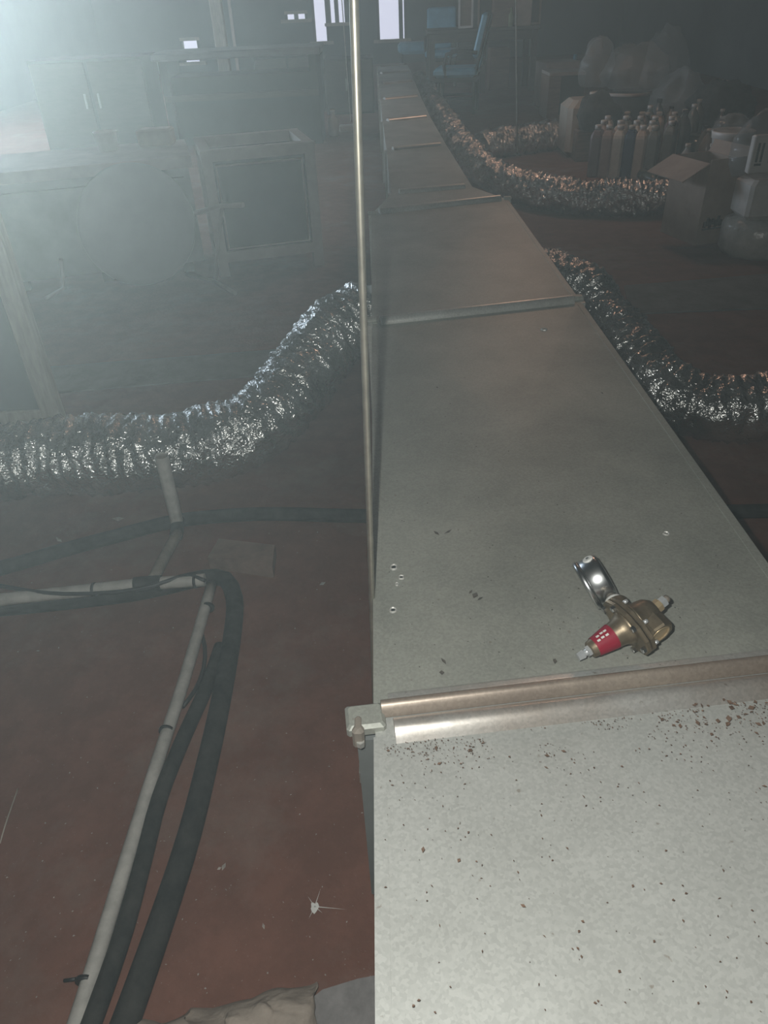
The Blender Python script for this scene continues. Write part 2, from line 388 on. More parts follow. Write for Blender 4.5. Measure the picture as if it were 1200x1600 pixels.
rail(-.006, -.043, [-.001, .008, .0125, .0145, .0145, .0125, .009, .004, -.001], 'flange_rail', M_CLEAT_W, .02)
# corner piece, clip bolt and the side flange going down
cp = La + nA * (-.005)
k = MB().box(cp + Vector((-.012, 0, .002)), (.046, .036, .018), rz=math.atan2(dA.y, dA.x), bev=.004).build('corner_piece', M_GALV, duct)
MB().box(cp + Vector((-.02, -.012, -.004)), (.014, .026, .032), bev=.004).build('corner_clip', M_PVCD, k)
MB().lathe(cp + Vector((-.018, -.024, -.014)), (0, 0, 1), [(0, .005), (.008, .005)], 6, False).build('bolt_head', M_CLEAT, k)
MB().box((cp.x - .008, cp.y - .004, (ZT + ZB) / 2 - .01), (.030, .016, ZT - ZB - .02)).build('side_flange', M_STEEL, duct)
MB().box((cp.x - .004, cp.y + .014, (ZT + ZB) / 2 - .01), (.022, .012, ZT - ZB - .02)).build('side_flange', M_STEEL, duct)
# turned-over long edge on the near sections
for (a, b) in ((SA0, SA), (SA, SB), (SB, SCm)):
    for j in (0, 1):
        u, v = a[j].copy(), b[j].copy(); t = (v - u).normalized(); u += t * .0; v -= t * .03
        sgn = 1 if j == 0 else -1
        MB().hexa([u + Vector((-.002 * sgn, 0, -.012)), u + Vector((.012 * sgn, 0, -.012)), v + Vector((.012 * sgn, 0, -.012)), v + Vector((-.002 * sgn, 0, -.012))],
                  [u + Vector((-.002 * sgn, 0, .0015)), u + Vector((.012 * sgn, 0, .0015)), v + Vector((.012 * sgn, 0, .0015)), v + Vector((-.002 * sgn, 0, .0015))]).build('edge_fold', M_GALVC if a is SA0 else M_GALV, duct)
# small burred screw holes on the long section
M_BURR = mat('bright_burr', (0.62, 0.60, 0.56), 0.45, 0.3)
def hole(px, py, r):
    p = P(px, py, ZT + .006); p.z = ZT + .0025
    n = 10; mb = MB(); ri = []; ro = []; rt = []
    for i in range(n):
        a = 2 * math.pi * i / n; q = 1 + .25 * noise.noise(Vector((px + i, py, 0)) * .77)
        ri.append(p + Vector((math.cos(a), math.sin(a), 0)) * r * .55 * q + Vector((0, 0, .0015)))
        ro.append(p + Vector((math.cos(a), math.sin(a), 0)) * r * q)
        rt.append(p + Vector((math.cos(a), math.sin(a), 0)) * r * .8 * q + Vector((0, 0, .003)))
    mb.rings([ro, rt, ri], False, False)
    o = mb.build('screw_hole_burr', M_BURR, duct)
    m2 = MB(); m2.add([v + Vector((0, 0, -.0008)) for v in ri], [tuple(range(n))]); m2.build('screw_hole', M_INK, o)
for q in ((615, 884, .0062), (627, 900, .0048), (620, 911, .003), (614, 951, .0055), (1041, 832, .0052), (850, 513, .0085)): hole(*q)
# tape scrap ends and take-off collars
def collar(c, axis, r):
    MB().lathe(c, axis, [(-.01, r * 1.12), (0, r * 1.12), (0, r), (.05, r), (.05, r * 1.03), (.06, r * 1.03)], 28).build('takeoff_collar', M_GALV, duct)

# hanger rod
hb = P(578, 935, ZT); rx = XLn(hb.y) - .014
h1 = Vector((rx, hb.y, .06)); t1 = PY(553, 0, hb.y); t1 = h1 + (t1 - h1) * ((ZC - .06) / (t1.z - .06))
hang = thing('duct_hanger', (rx, hb.y, 0), 'thin zinc threaded rod hanging from the ceiling beside the duct', 'hanger rod')
n = 150; pts = [h1.lerp(t1, i / n) for i in range(n + 1)]
MB().tube(pts, [.0042 + .0003 * (i % 2) for i in range(n + 1)], 10).build('threaded_rod', M_ROD, hang)
MB().box((rx + .34, hb.y, .062), (.74, .041, .035), bev=.004).build('strut_channel', M_CLEAT, hang)
MB().lathe((rx, hb.y, .035), (0, 0, 1), [(0, .008), (.008, .008)], 6, False).build('nut', M_ROD, hang)
# ================================================================== FLEXIBLE FOIL DUCTS
def flex(pts, r, seed, name, label, step=.0055, n=52, fq=1.0, amp=1.25):
    path = spline(pts, step); rg = []; s = 0.0
    t0 = (path[1] - path[0]).normalized(); u = t0.cross(Vector((0, 0, 1))).normalized()
    for i, p in enumerate(path):
        if i: s += (p - path[i - 1]).length
        t = (path[min(i + 1, len(path) - 1)] - path[max(i - 1, 0)]).normalized()
        u = (u - t * u.dot(t)).normalized(); w = t.cross(u); ring = []
        rr = r * (1 + .05 * noise.noise(Vector((s * 4, seed, 3))))
        for k in range(n):
            a = 2 * math.pi * k / n; ca, sa = math.cos(a), math.sin(a)
            sk = s + .010 * noise.noise(Vector((ca * 2.2, sa * 2.2, s * 8 + seed)))
            rid = math.sin(sk * 2 * math.pi / .034 + a * .15) * .0022
            cr = noise.noise(Vector((ca * 3.2 + seed * 7, sa * 3.2, s * 52 * fq))) * .0085 + noise.noise(Vector((ca * 9, sa * 9 + seed * 5, s * 100 * fq))) * .0062
            big = noise.noise(Vector((ca * 1.3, sa * 1.3 + seed, s * 9))) * .010
            ring.append(p + (u * ca + w * sa) * (rr + amp * (rid + cr + big)))
        rg.append(ring)
    return MB().rings(rg, True, True, True).build(name, M_FOIL, None, label=label, category='flexible duct')
RF = .095
e = P(545, 485, .27); yl = e.y
fl = [P(-420, 740, RF), P(-200, 730, RF), P(0, 722, RF), P(130, 712, RF), P(250, 706, RF), P(340, 690, RF), P(405, 662, .12), P(455, 610, .16), P(500, 548, .21), P(540, 506, .25)]
fl.append(Vector((XLn(yl + .12) - .03, fl[-1].y + .05, .27)))
flex(fl, .108, 1, 'flexible_duct', 'crumpled silver foil hose lying left of the duct and curving up into it')
collar(Vector((XLn(fl[-1].y), fl[-1].y, .27)), (-1, 0, 0), RF * .9)
fr = [P(905, 452, .27), P(935, 485, .23), P(980, 545, .17), P(1030, 602, .12), P(1085, 632, RF), P(1150, 640, RF), P(1250, 630, RF), P(1420, 640, RF)]
fr.insert(0, Vector((XRn(fr[0].y + .1) + .03, fr[0].y + .16, .28)))
flex(fr, RF, 2, 'flexible_duct', 'silver foil hose leaving the right side of the duct near the wrapped roll')
collar(Vector((XRn(fr[0].y), fr[0].y, .28)), (1, 0, 0), RF * .9)
fm = [P(654, 128, .28), P(672, 158, .26), P(692, 188, .24), P(716, 222, .2), P(745, 254, .15), P(785, 282, RF), P(840, 299, RF), P(900, 307, RF), P(980, 309, RF), P(1062, 307, RF)]
flex(fm, RF, 3, 'flexible_duct', 'copper-tinted foil hose running off the far duct and ending behind the cardboard box', step=.007, n=52, fq=.8, amp=2.3)
ff = [P(748, 232, .10), P(775, 224, .11), P(830, 216, .11), P(860, 212, .11), P(884, 210, .11)]
flex(ff, .105, 4, 'flexible_duct', 'short foil hose lying far back in front of the brown crate', step=.007, n=52, fq=.8, amp=2.3)

# ================================================================== PIPES AND CABLES ON THE LEFT
def Pp(lst, z): return [P(x, y, z) if len(q) == 2 else P(x, y, q[2]) for q in lst for x, y in [q[:2]]]
def pipe(name, lst, r, m, label, cat, z=None, step=.03, n=14, parent=None):
    pts = spline(Pp(lst, z if z is not None else r), step)
    if parent is not None: return MB().tube(pts, r, n).build(name, m, parent)
    return MB().tube(pts, r, n).build(name, m, None, label=label, category=cat)
pipe('insulated_pipe', [(150, 1700), (195, 1600), (285, 1340), (322, 1200), (348, 1080), (364, 985), (366, 935), (352, 905), (318, 903), (270, 914), (200, 928), (100, 940), (0, 950), (-150, 964)], .0198, M_BLACK, 'thick black foam-insulated pipe bending sharply beside the red floor', 'pipe')
pipe('insulated_pipe', [(95, 1720), (150, 1580), (195, 1450), (225, 1340), (250, 1245), (288, 1150), (322, 1075), (345, 1010)], .0143, M_BLACK, 'thinner black insulated pipe running between the grey plastic pipe and thick pipe', 'pipe', z=.015)
pipe('black_cable', [(80, 1700), (150, 1520), (200, 1390), (240, 1260)], .005, M_CABLE, 'thin black cable lying along the grey plastic pipe near the bottom edge', 'cable', z=.006)
pipe('black_cable', [(285, 1105), (305, 1078), (318, 1045), (320, 1010), (312, 975), (318, 940)], .0045, M_CABLE, 'thin black cable looping out between the plastic pipe and insulated pipe', 'cable', z=.006)
pipe('black_cable', [(-60, 905), (0, 915), (60, 925), (120, 928), (190, 924), (240, 915), (275, 903), (300, 900), (320, 907)], .0045, M_CABLE, 'thin black cable lying over the white horizontal pipe', 'cable', z=.072)
pipe('rubber_pipe', [(-200, 935), (0, 888), (90, 862), (180, 838), (270, 815), (350, 806), (430, 803), (560, 806), (760, 806), (1000, 802), (1160, 799), (1350, 795), (2000, 780), (3200, 760)], .0185, M_BLACK, 'long black rubber pipe crossing the floor and passing under the duct', 'pipe')
# grey plastic conduit with ties
pc = thing('plastic_pipe', P(220, 1270, 0), 'long grey plastic pipe with dark cable ties leading to the bottom edge', 'pipe')
pipe('pipe_length', [(75, 1720), (122, 1590), (230, 1240), (290, 1055), (330, 915)], .0125, M_PVC, '', '', z=.014, step=.05, parent=pc)
for (x, y) in ((325, 949), (260, 1142), (134, 1533)):
    q = P(x, y, .014); t = (P(x + 3, y - 10, .014) - q).normalized()
    MB().tube([q - t * .003, q + t * .003], .0145, 14).build('cable_tie', M_CABLE, pc)
q = P(134, 1533, .014); MB().tube([q + Vector((-.012, 0, .008)), q + Vector((-.03, .0, .004))], .0025, 6).build('tie_tail', M_CABLE, pc)
pt = thing('plastic_pipe', P(230, 915, 0), 'white plastic pipe with a taped tee and a short open riser', 'pipe')
pipe('horizontal_pipe', [(-150, 955), (0, 937), (110, 925), (212, 914), (320, 906)], .0145, M_PVC, '', '', z=.060, parent=pt)
pipe('tee_wrap', [(210, 914), (232, 912), (252, 911)], .018, M_BLACK, '', '', z=.060, parent=pt)
pipe('branch_pipe', [(238, 908, .055), (258, 868, .045), (277, 834, .035)], .0135, M_PVCD, '', '', z=.022, parent=pt)
pipe('elbow', [(275, 838), (277, 826), (278, 812)], .017, M_BLACK, '', '', z=.03, parent=pt)
rb = P(277, 818, .03); rt = PY(252, 712, rb.y)
MB().tube([rb, rb.lerp(rt, .5), rt], .0165, 16, cap=False).build('riser', M_PVC, pt)
MB().tube([rt - Vector((0, 0, .015)), rt - Vector((0, 0, .004))], .0145, 16).build('riser_bore', M_PVCD, pt)
for x, y in ((147, 921), (305, 908)):
    q = P(x, y, .060); MB().tube([q + Vector((-.003, 0, 0)), q + Vector((.003, 0, 0))], .0158, 14).build('cable_tie', M_CABLE, pt)

# brick on the floor
q = [P(328, 888, 0), P(428, 903, 0), P(432, 868, 0), P(345, 858, 0)]
MB().hexa(q, [v + Vector((0, 0, .034)) for v in q]).build('loose_brick', mat('dusty_brick', (0.23, 0.15, 0.115), .9, var=.35, scale=14, bump=.5), None, label='dusty reddish brick lying behind the bend of the black pipe', category='brick')

# crumpled sack and grey slab at the bottom edge
M_SACK = mat('dusty_paper_sack', (0.43, 0.36, 0.30), .85, var=.35, scale=7, bump=.6, bscale=30, dist=.01)
c0 = P(430, 1660, 0); mb = MB(); nx, ny = 48, 30; vs = []
for j in range(ny + 1):
    for i in range(nx + 1):
        u, v = i / nx, j / ny
        p = P(195 + u * 300, 1606 - u * 72 + (1 - v) * 260, 0)
        p += Vector((.02 * noise.noise(Vector((u * 9, v * 9, 0))), .010 * noise.noise(Vector((u * 7, 3, v * 5))), 0))
        e = min(1, min(u * 7, (1 - u) * 9 + .35, v * 5 + .0, (1 - v) * 5 + .0))
        hh = .014 + .022 * abs(noise.noise(Vector((u * 2.5, v * 3, 5)))) + .012 * abs(noise.noise(Vector((u * 7 + v * 4, v * 6, 2)))) + .004 * noise.noise(Vector((u * 20, v * 20, 2)))
        p.z = max(.001, e ** .6 * (hh + .024)); vs.append(p)
W = nx + 1
mb.add(vs, [(j * W + i, j * W + i + 1, (j + 1) * W + i + 1, (j + 1) * W + i) for j in range(ny) for i in range(nx)], True)
mb.build('paper_sack', M_SACK, None, label='crumpled pale dusty sack on the floor at the bottom edge', category='sack')
q = [P(455, 1800, 0), P(640, 1800, 0), P(640, 1520, 0), P(560, 1535, 0), P(505, 1552, 0), P(470, 1580, 0)]
MB().hexa([Vector((v.x, v.y, .0)) for v in q], [Vector((v.x, v.y, .012)) for v in q]).build('concrete_slab', mat('grey_slab', (.25, .235, .23), .9, var=.3, scale=40, bump=.4), None, label='grey concrete slab between the crumpled sack and the duct', category='slab')

# ================================================================== PRESSURE REGULATOR ON THE DUCT
M_BRASS = mat('aged_bronze', (0.25, 0.195, 0.13), .42, .7, var=.35, scale=60, bump=.15, bscale=300, dist=.001)
M_BRASSB = mat('bright_brass', (0.66, 0.50, 0.30), .35, .6, var=.2, scale=60)
M_CHROME = mat('polished_steel', (0.62, 0.62, 0.62), .3, 1.0, var=.15, scale=30)
M_ZINC = mat('zinc_bolt', (0.66, 0.67, 0.68), .3, .5, var=.2, scale=60)
M_RED = mat('red_label', (0.27, 0.008, 0.028), .5, spec=.2, var=.15, scale=60)
M_TAPE = mat('white_thread_tape', (0.75, 0.74, 0.70), .6)
reg = thing('pressure_regulator', P(985, 985, ZT + .006), 'bronze pressure regulator with round gauge and red label lying on the duct', 'pressure regulator')
ZR = ZT + .006
T = P(905, 1026, ZR + .014); B = P(1020, 955, ZR + .045)
ax = (B - T).normalized(); LEN = (B - T).length
def at(px, py, h): return P(px, py, ZR + h)
def along(px): return T + ax * ((px - 905) / 115.0 * LEN)
k = MB().lathe(T, ax, [(-.002, .0052), (.006, .0062), (.0065, .0062)], 6, False).build('adjusting_bolt', M_ZINC, reg)
MB().lathe(T, ax, [(.006, .0042), (.022, .0042)], 12).build('bolt_thread', M_ZINC, k)
MB().lathe(T, ax, [(.011, .0072), (.017, .0072)], 6, False).build('lock_nut', M_ZINC, k)
c1, c2 = .14 * LEN, .60 * LEN
MB().lathe(T, ax, [(c1, .0095), (c1 + .001, .0108), (c1 + .5 * (c2 - c1), .0145), (c2 - .008, .0175), (c2, .021), (c2 + .004, .026)], 32).build('bonnet', M_BRASS, reg)
def cr(h): return .0108 + (h - c1) / (c2 - .008 - c1) * (.0175 - .0108)
l0, l1 = c1 + .007, c1 + .034
lab = MB().lathe(T, ax, [(l0, cr(l0) + .0006), (l1, cr(l1) + .0006)], 32, cap=False).build('red_label', M_RED, reg)
sv = ax.cross(Vector((0, 0, 1))).normalized(); upv = sv.cross(ax).normalized()
for row, (hh, ang) in enumerate([(l0 + .006, 55), (l0 + .012, 57), (l0 + .018, 55), (l0 + .008, 78), (l0 + .014, 80), (l0 + .019, 78)]):
    a = math.radians(ang + 20); d = (sv * math.cos(a) + upv * math.sin(a)); tgt = ax.cross(d)
    R = Matrix((ax, tgt, d)).transposed()
    MB().box(T + ax * hh + d * (cr(hh) + .0007), (.0042, .0026, .0006), R=R).build('label_print', M_TAPE, lab)  # pale patches painted on as highlight streaks along the label
# flanges: two stacked rounded plates with bolts
f0 = c2 + .002
s_dir = (at(950, 940, .03) - at(1012, 1022, .02)); s_dir = (s_dir - ax * s_dir.dot(ax)).normalized()
for k, (h0, h1_, sc) in enumerate(((f0, f0 + .006, 1.0), (f0 + .0075, f0 + .0135, .98))):
    MB().lathe(T, ax, [(h0, .042 * sc), (h0 + .001, .044 * sc), (h1_ - .001, .044 * sc), (h1_, .042 * sc)], 12, False, u=s_dir, ell=.64).build('flange', M_BRASS, reg)
w_dir = ax.cross(s_dir)
for a_, b_ in ((.9, 0), (-.9, 0), (.45, .62), (-.45, .62), (.45, -.62), (-.45, -.62)):
    p = T + s_dir * (.041 * a_) + w_dir * (.036 * b_)
    o = MB().lathe(p, ax, [(f0 - .005, .0035), (f0 - .004, .0042), (f0, .0042)], 6, False).build('flange_screw', M_CHROME, reg)
    MB().lathe(p, ax, [(f0 + .0135, .0026), (f0 + .019, .0026)], 10).build('screw_end', M_ZINC, o)
f1 = f0 + .0135
MB().lathe(T, ax, [(f1, .027), (f1 + .004, .0225), (f1 + .016, .0215), (f1 + .024, .020), (f1 + .031, .015), (f1 + .034, .008)], 28).build('body', M_BRASS, reg)
bc = T + ax * (f1 + .015)
pd = (at(1036, 1000, .035) - bc); pd = (pd - ax * pd.dot(ax)).normalized()
def port(name, c, d, r, l, bore=True):
    o = MB().lathe(c, d, [(0, r), (l - .003, r), (l, r * .94), (l, r * .66), (l - .012, r * .62)], 8, False).build(name, M_BRASS, reg)
    if bore:
        MB().lathe(c, d, [(l - .001, r * .70), (l + .0004, r * .74), (l + .0004, r * .60), (l - .010, r * .58)], 24).build('port_thread', M_BRASSB, o)
        MB().lathe(c, d, [(l - .0095, r * .6), (l - .009, r * .6)], 20).build('port_bore', M_INK, o)
    return o
port('inlet_port', bc, pd, .0195, .031)
MB().box(bc + pd * .02 + ax * (-.002), (.010, .034, .012), R=Matrix((ax, ax.cross(pd), pd)).transposed(), bev=.002).build('cast_boss', M_BRASSB, reg)
# side plug
pg = (at(1036, 940, .05) - bc); pg = pg.normalized()
o = MB().lathe(bc, pg, [(.016, .009), (.027, .009)], 8, False).build('plug_boss', M_BRASSB, reg)
MB().lathe(bc, pg, [(.027, .0075), (.036, .0075)], 6, False).build('plug_nut', M_ZINC, o)
MB().lathe(bc, pg, [(.036, .005), (.042, .005)], 12).build('plug_end', M_PVCD, o)
# gauge
gc = at(934, 906, .042); gd = -(M @ (gc - CAM)).z
def PD(px, py, depth): return CAM + ray(px, py) * (depth / F)
gf, gb = PD(919, 914, gd + .003), PD(951, 897, gd - .003)
ga = (gb - gf).normalized(); GR = .033
gst = at(990, 936, .048)
gm = gf + ga * ((gb - gf).length * .6)
st = gst - gm; st = (st - ga * st.dot(ga)).normalized()
MB().lathe(gm, st, [(GR - .004, .0075), (GR + .004, .0075), (GR + .004, .0085), (GR + .006, .0085)], 14).build('gauge_stem', M_PVCD, reg)
MB().lathe(gm, st, [(GR + .005, .0115), (GR + .0105, .0118)], 18).build('thread_tape', M_TAPE, reg)
MB().lathe(gm, st, [(GR + .0105, .0150), (GR + .013, .0165), (GR + .045, .0175)], 18).build('gauge_port', M_BRASS, reg)
g = MB().lathe(gf, ga, [(.002, GR * .96), (.004, GR), (.023, GR), (.025, GR * .97), (.0275, GR * .90), (.0285, GR * .6), (.0285, .002)], 48).build('gauge_case', M_CHROME, reg)
MB().lathe(gf, ga, [(-.004, GR * .90), (-.005, GR * 1.0), (-.003, GR * 1.06), (.001, GR * 1.06), (.0025, GR * 1.02)], 48).build('gauge_bezel', M_CHROME, reg)
MB().lathe(gf, ga, [(-.0035, GR * .9), (-.003, GR * .9)], 40).build('gauge_dial', M_TAPE, reg)
sd = at(925, 868, .075) - (gf + ga * .016); sd = (sd - ga * sd.dot(ga)).normalized()
pgp = MB().lathe(gf + ga * .0165 + sd * (GR - .0015), sd, [(0, .0072), (.0022, .0072), (.003, .006)], 24).build('vent_plug', M_TAPE, reg)
MB().lathe(gf + ga * .0165 + sd * (GR - .0015), sd, [(.003, .0022), (.0038, .0020)], 12).build('plug_pip', M_STEEL, pgp)

# ================================================================== LEFT SIDE
# tall framed panel
pb = P(95, 668, 0)
fp = thing('framed_screen', (pb.x - .5, pb.y, 0), 'tall dark panel with a pale timber frame standing behind the foil hose', 'screen')
MB().box((pb.x - .5, pb.y + .03, .8), (.94, .02, 1.56)).build('panel_board', mat('slate_board', (.075, .085, .085), .7, var=.3, scale=4), fp)
for xx in (pb.x - .025, pb.x - .975):
    MB().box((xx, pb.y + .03, .8), (.06, .05, 1.6), bev=.004).build('stile', M_WOODL, fp)
for zz in (.03, .62, 1.57): MB().box((pb.x - .5, pb.y + .03, zz), (.89, .045, .06 if zz != .62 else .17), bev=.004).build('rail', M_WOODL, fp)

# open-topped framed crate
a = P(345, 434, 0); b = P(507, 414, 0); dx = (b - a); dx.z = 0; wid = dx.length; dx.normalize(); dy = Vector((-dx.y, dx.x, 0))
topz = PY(485, 221, b.y).z; dep = .46
cr_ = thing('framed_crate', a + dx * wid / 2 + dy * dep / 2, 'open-topped crate with pale frame and dark panels, left of the duct', 'crate')
def lb(u0, u1, v0, v1, z0, z1, name, m, parent=cr_, bev=.0, O=a):
    q = [O + dx * u + dy * v for u, v in ((u0, v0), (u1, v0), (u1, v1), (u0, v1))]
    return MB().hexa([Vector((p.x, p.y, z0)) for p in q], [Vector((p.x, p.y, z1)) for p in q]).build(name, m, parent)
t = .05
for u in (0, wid - t):
    for v in (0, dep - t): lb(u, u + t, v, v + t, 0, topz, 'corner_post', M_STEELL)
for z0 in (.07, topz - t):
    for v in (0, dep - t): lb(t, wid - t, v, v + t, z0, z0 + t, 'rail', M_STEELL)
    for u in (0, wid - t): lb(u, u + t, t, dep - t, z0, z0 + t, 'rail', M_STEELL)
lb(t, wid - t, .02, .03, .12, topz - t, 'front_panel', M_DARK); lb(t, wid - t, dep - .03, dep - .02, .12, topz - t, 'rear_panel', M_DARK)
lb(.02, .03, t, dep - t, .12, topz - t, 'end_panel', M_STEEL); lb(wid - .03, wid - .02, t, dep - t, .12, topz - t, 'end_panel', M_STEEL)
lb(t, wid - t, t, dep - t, topz - .16, topz - .14, 'inner_tray', M_BROWN)
for (u0, u1, v, z0, z1) in ((.06, wid - .06, .012, topz - .075, topz - .067), (.06, wid - .06, .012, .125, .133)):
    lb(u0, u1, v, v + .006, z0, z1, 'bead', M_STEELL)
for u in (.06, wid - .068): lb(u, u + .008, .012, .018, .133, topz - .075, 'bead', M_STEELL)
# long grey cabinet behind the dish
O2 = a - dx * 1.42 + dy * .12
cb = thing('metal_cabinet', O2 + dx * .7 + dy * .2, 'long low grey metal cabinet behind the round dish', 'cabinet')
lb(0, 1.36, 0, .5, .06, topz - .08, 'cabinet_body', M_STEEL, cb, O=O2); lb(-.02, 1.38, -.02, .52, topz - .08, topz - .03, 'cabinet_top', M_STEELL, cb, O=O2)
for k in range(3): lb(.03 + .44 * k, .45 + .44 * k, -.012, 0, .1, topz - .12, 'cabinet_door', M_STEEL, cb, O=O2)
for k in range(4): lb(.05 + .4 * k, .1 + .4 * k, .05, .1, 0, .06, 'foot', M_DARK, cb, O=O2)
# satellite dish
dc = P(212, 452, 0); dcc = PY(214, 352, dc.y - .02)
dish = thing('satellite_dish', Vector((dcc.x, dc.y, 0)), 'round grey dish leaning against the long metal cabinet', 'dish')
dn_ = Vector((.10, -.93, .36)).normalized()
rad = (PY(302, 352, dc.y).x - PY(125, 352, dc.y).x) / 2
prof = [(-.045 + .05 * (q / 10) ** 2, max(.004, rad * q / 10)) for q in range(11)] + [(.012, rad * 1.015), (.004, rad * 1.02), (-.006, rad)] + [(-.055 + .05 * (q / 10) ** 2, max(.004, rad * q / 10)) for q in range(9, -1, -1)]
MB().lathe(dcc, dn_, prof, 64).build('reflector', mat('grey_dish_enamel', (.30, .32, .31), .45, var=.15, scale=4), dish)
p0 = dcc - dn_ * .05
MB().tube([p0 + Vector((.05, .02, 0)), PY(345, 322, dc.y + .06), PY(380, 320, dc.y + .0)], .012, 10).build('feed_arm', M_STEELL, dish)
MB().tube([PY(347, 322, dc.y + .06), P(336, 436, .012)], .009, 10).build('support_strut', M_STEELL, dish)
MB().tube([P(292, 428, .012), P(336, 440, .012), P(368, 458, .012)], .010, 10).build('foot_bar', M_STEELL, dish)
MB().tube([PY(95, 405, dc.y), P(100, 450, .012), P(72, 466, .012)], .009, 10).build('support_strut', M_STEELL, dish)
# things on the cabinet
zt = topz - .03
def on_cab(px, py):
    q = P(px, py, zt) - O2; return O2 + dx * min(1.22, q.dot(dx)) + dy * max(.06, min(.42, q.dot(dy)))
p = O2 + dx * 1.0 + dy * .36
MB().lathe((p.x, p.y, zt), (0, 0, 1), [(0, .045), (.08, .055), (.085, .06), (.085, .052), (.02, .042)], 24).build('plastic_tub', M_WHITE, None, label='small white tub standing on the long metal cabinet', category='tub')
p = O2 + dx * 1.24 + dy * .38
MB().box((p.x, p.y, zt + .04), (.17, .10, .08), bev=.008).build('small_carton', M_CARD, None, label='small brown carton standing on the long metal cabinet', category='carton')

# ---- further left: long dark bench, timber post, dark cupboards
def atY(px, py, Y): return PY(px, py, Y)
Yb = 7.6
l, r_ = atY(232, 76, Yb), atY(500, 72, Yb)
bn = thing('dark_bench', ((l.x + r_.x) / 2, Yb + .3, 0), 'long dark bench far back with pale edge, behind the open crate', 'bench')
MB().box(((l.x + r_.x) / 2, Yb + .3, r_.z - .03), (r_.x - l.x, .62, .06), bev=.01).build('bench_top', M_STEEL, bn)
MB().box(((l.x + r_.x) / 2, Yb + .35, .3), (r_.x - l.x - .1, .45, .56)).build('bench_body', M_DARK, bn)
MB().box(((l.x + r_.x) / 2, Yb + .05, .42), (r_.x - l.x - .1, .03, .05)).build('bench_rail', M_WOODD, bn)
for xx in (l.x + .08, r_.x - .08): MB().box((xx, Yb + .3, (r_.z - .06) / 2), (.07, .5, r_.z - .06)).build('leg', M_DARK, bn)
Yp = 8.5
p = atY(346, 68, Yp)
MB().box((p.x + .0, Yp, ZC / 2), (.11, .09, ZC), bev=.006).build('timber_post', M_WOODL, None, label='pale square timber post rising behind the dark bench', category='post')
p = atY(364, 50, Yp + 1.5); MB().box((p.x, Yp + 1.5, .9), (.03, .03, 1.8)).build('metal_stand', M_STEELL, None, label='thin pale upright stand just past the timber post', category='stand')
# dark cupboards between bench and rod
def cupboard(px0, px1, ptop, Y, lab, shelves=2):
    a_, b_ = atY(px0, ptop, Y), atY(px1, ptop, Y); w = b_.x - a_.x; h = max(.5, (a_.z + b_.z) / 2)
    o = thing('dark_cupboard', ((a_.x + b_.x) / 2, Y + .25, 0), lab, 'cupboard')
    MB().box(((a_.x + b_.x) / 2, Y + .25, h / 2), (w, .5, h)).build('carcass', M_DARK, o)
    for k in range(2):
        d_ = MB().box((a_.x + w * (.25 + .5 * k), Y - .01, h / 2), (w * .47, .02, h * .94), bev=.004).build('door', M_WOODD, o)
        MB().box((a_.x + w * (.44 + .12 * k), Y - .03, h * .55), (.015, .02, .12)).build('handle', M_STEEL, d_)
    return o
cupboard(505, 582, 92, 9.6, 'dark low cupboard standing beside the far end of the duct')
cupboard(40, 222, 92, 7.9, 'dark low cupboard lost in the haze beyond the long metal cabinet')
cupboard(396, 500, 88, 9.9, 'dark low cupboard behind the bench, before the small bright panes')
p = P(522, 212, 0); 
MB().lathe((p.x, p.y, 0), (0, 0, 1), [(0, .05), (.14, .05), (.17, .025), (.21, .022), (.212, .026), (.23, .026)], 16).build('plastic_bottle', M_WHITE, None, label='small pale bottle on the floor before the dark cupboard', category='bottle')
p = P(548, 205, 0); MB().box((p.x, p.y, .03), (.22, .1, .06), bev=.01).build('white_packet', M_WHITE, None, label='small flat white packet on the floor by the dark cupboard', category='packet')

# ================================================================== BACK: CHAIRS, TABLE, WIRES
def make_chair(label):
    o = thing('padded_chair', (0, 0, 0), label, 'chair', 'blue padded chairs')
    # local: faces -X, width along Y
    MB().box((-.02, 0, .44), (.52, .50, .10), bev=.03).build('seat', M_BLUE, o)
    R = Matrix.Rotation(math.radians(14), 3, 'Y')
    MB().box((.27, 0, .80), (.085, .46, .46), R=R, bev=.03).build('backrest', M_BLUE, o)
    MB().box((.255, 0, .54), (.06, .3, .12), R=R, bev=.015).build('lumbar_pad', M_BLUE, o)
    MB().box((-.02, 0, .365), (.50, .48, .05)).build('seat_frame', M_DARK, o)
    for sx in (-.22, .2):
        for sy in (-.21, .21): MB().tube([(sx * 1.06, sy, 0), (sx, sy, .37)], .021, 8).build('leg', M_DARK, o)
    for sy in (-.21, .21):
        MB().tube([(-.225, sy, .17), (.205, sy, .17)], .014, 8).build('stretcher', M_DARK, o)
        MB().tube([(.2, sy, .36), (.26, sy, .58), (.36, sy, 1.0)], .018, 8).build('back_post', M_DARK, o)
        MB().tube([(.24, sy * 1.18, .64), (.0, sy * 1.18, .66), (-.12, sy * 1.18, .63), (-.15, sy * 1.18, .52), (-.13, sy * 1.1, .40)], .02, 8).build('armrest', M_DARK, o)
    return o
ch = make_chair('blue padded armchair facing the duct, nearest of the blue chairs')
p = P(716, 175, 0); ch.location = (p.x, p.y, 0); ch.scale = (.9, .9, .9); ch.rotation_euler = (0, 0, math.radians(-12))
p = atY(690, 22, 12.2)
clone(ch, (p.x, 12.2, 0), math.radians(85), 'blue chair whose back shows above the dark table edge')
p = atY(648, 95, 13.2)
st_ = thing('padded_stool', (p.x, 13.2, 0), 'low blue padded stool beside the end of the duct', 'stool')
MB().box((p.x, 13.2, .42), (.5, .42, .15), bev=.04).build('seat', M_BLUE, st_)
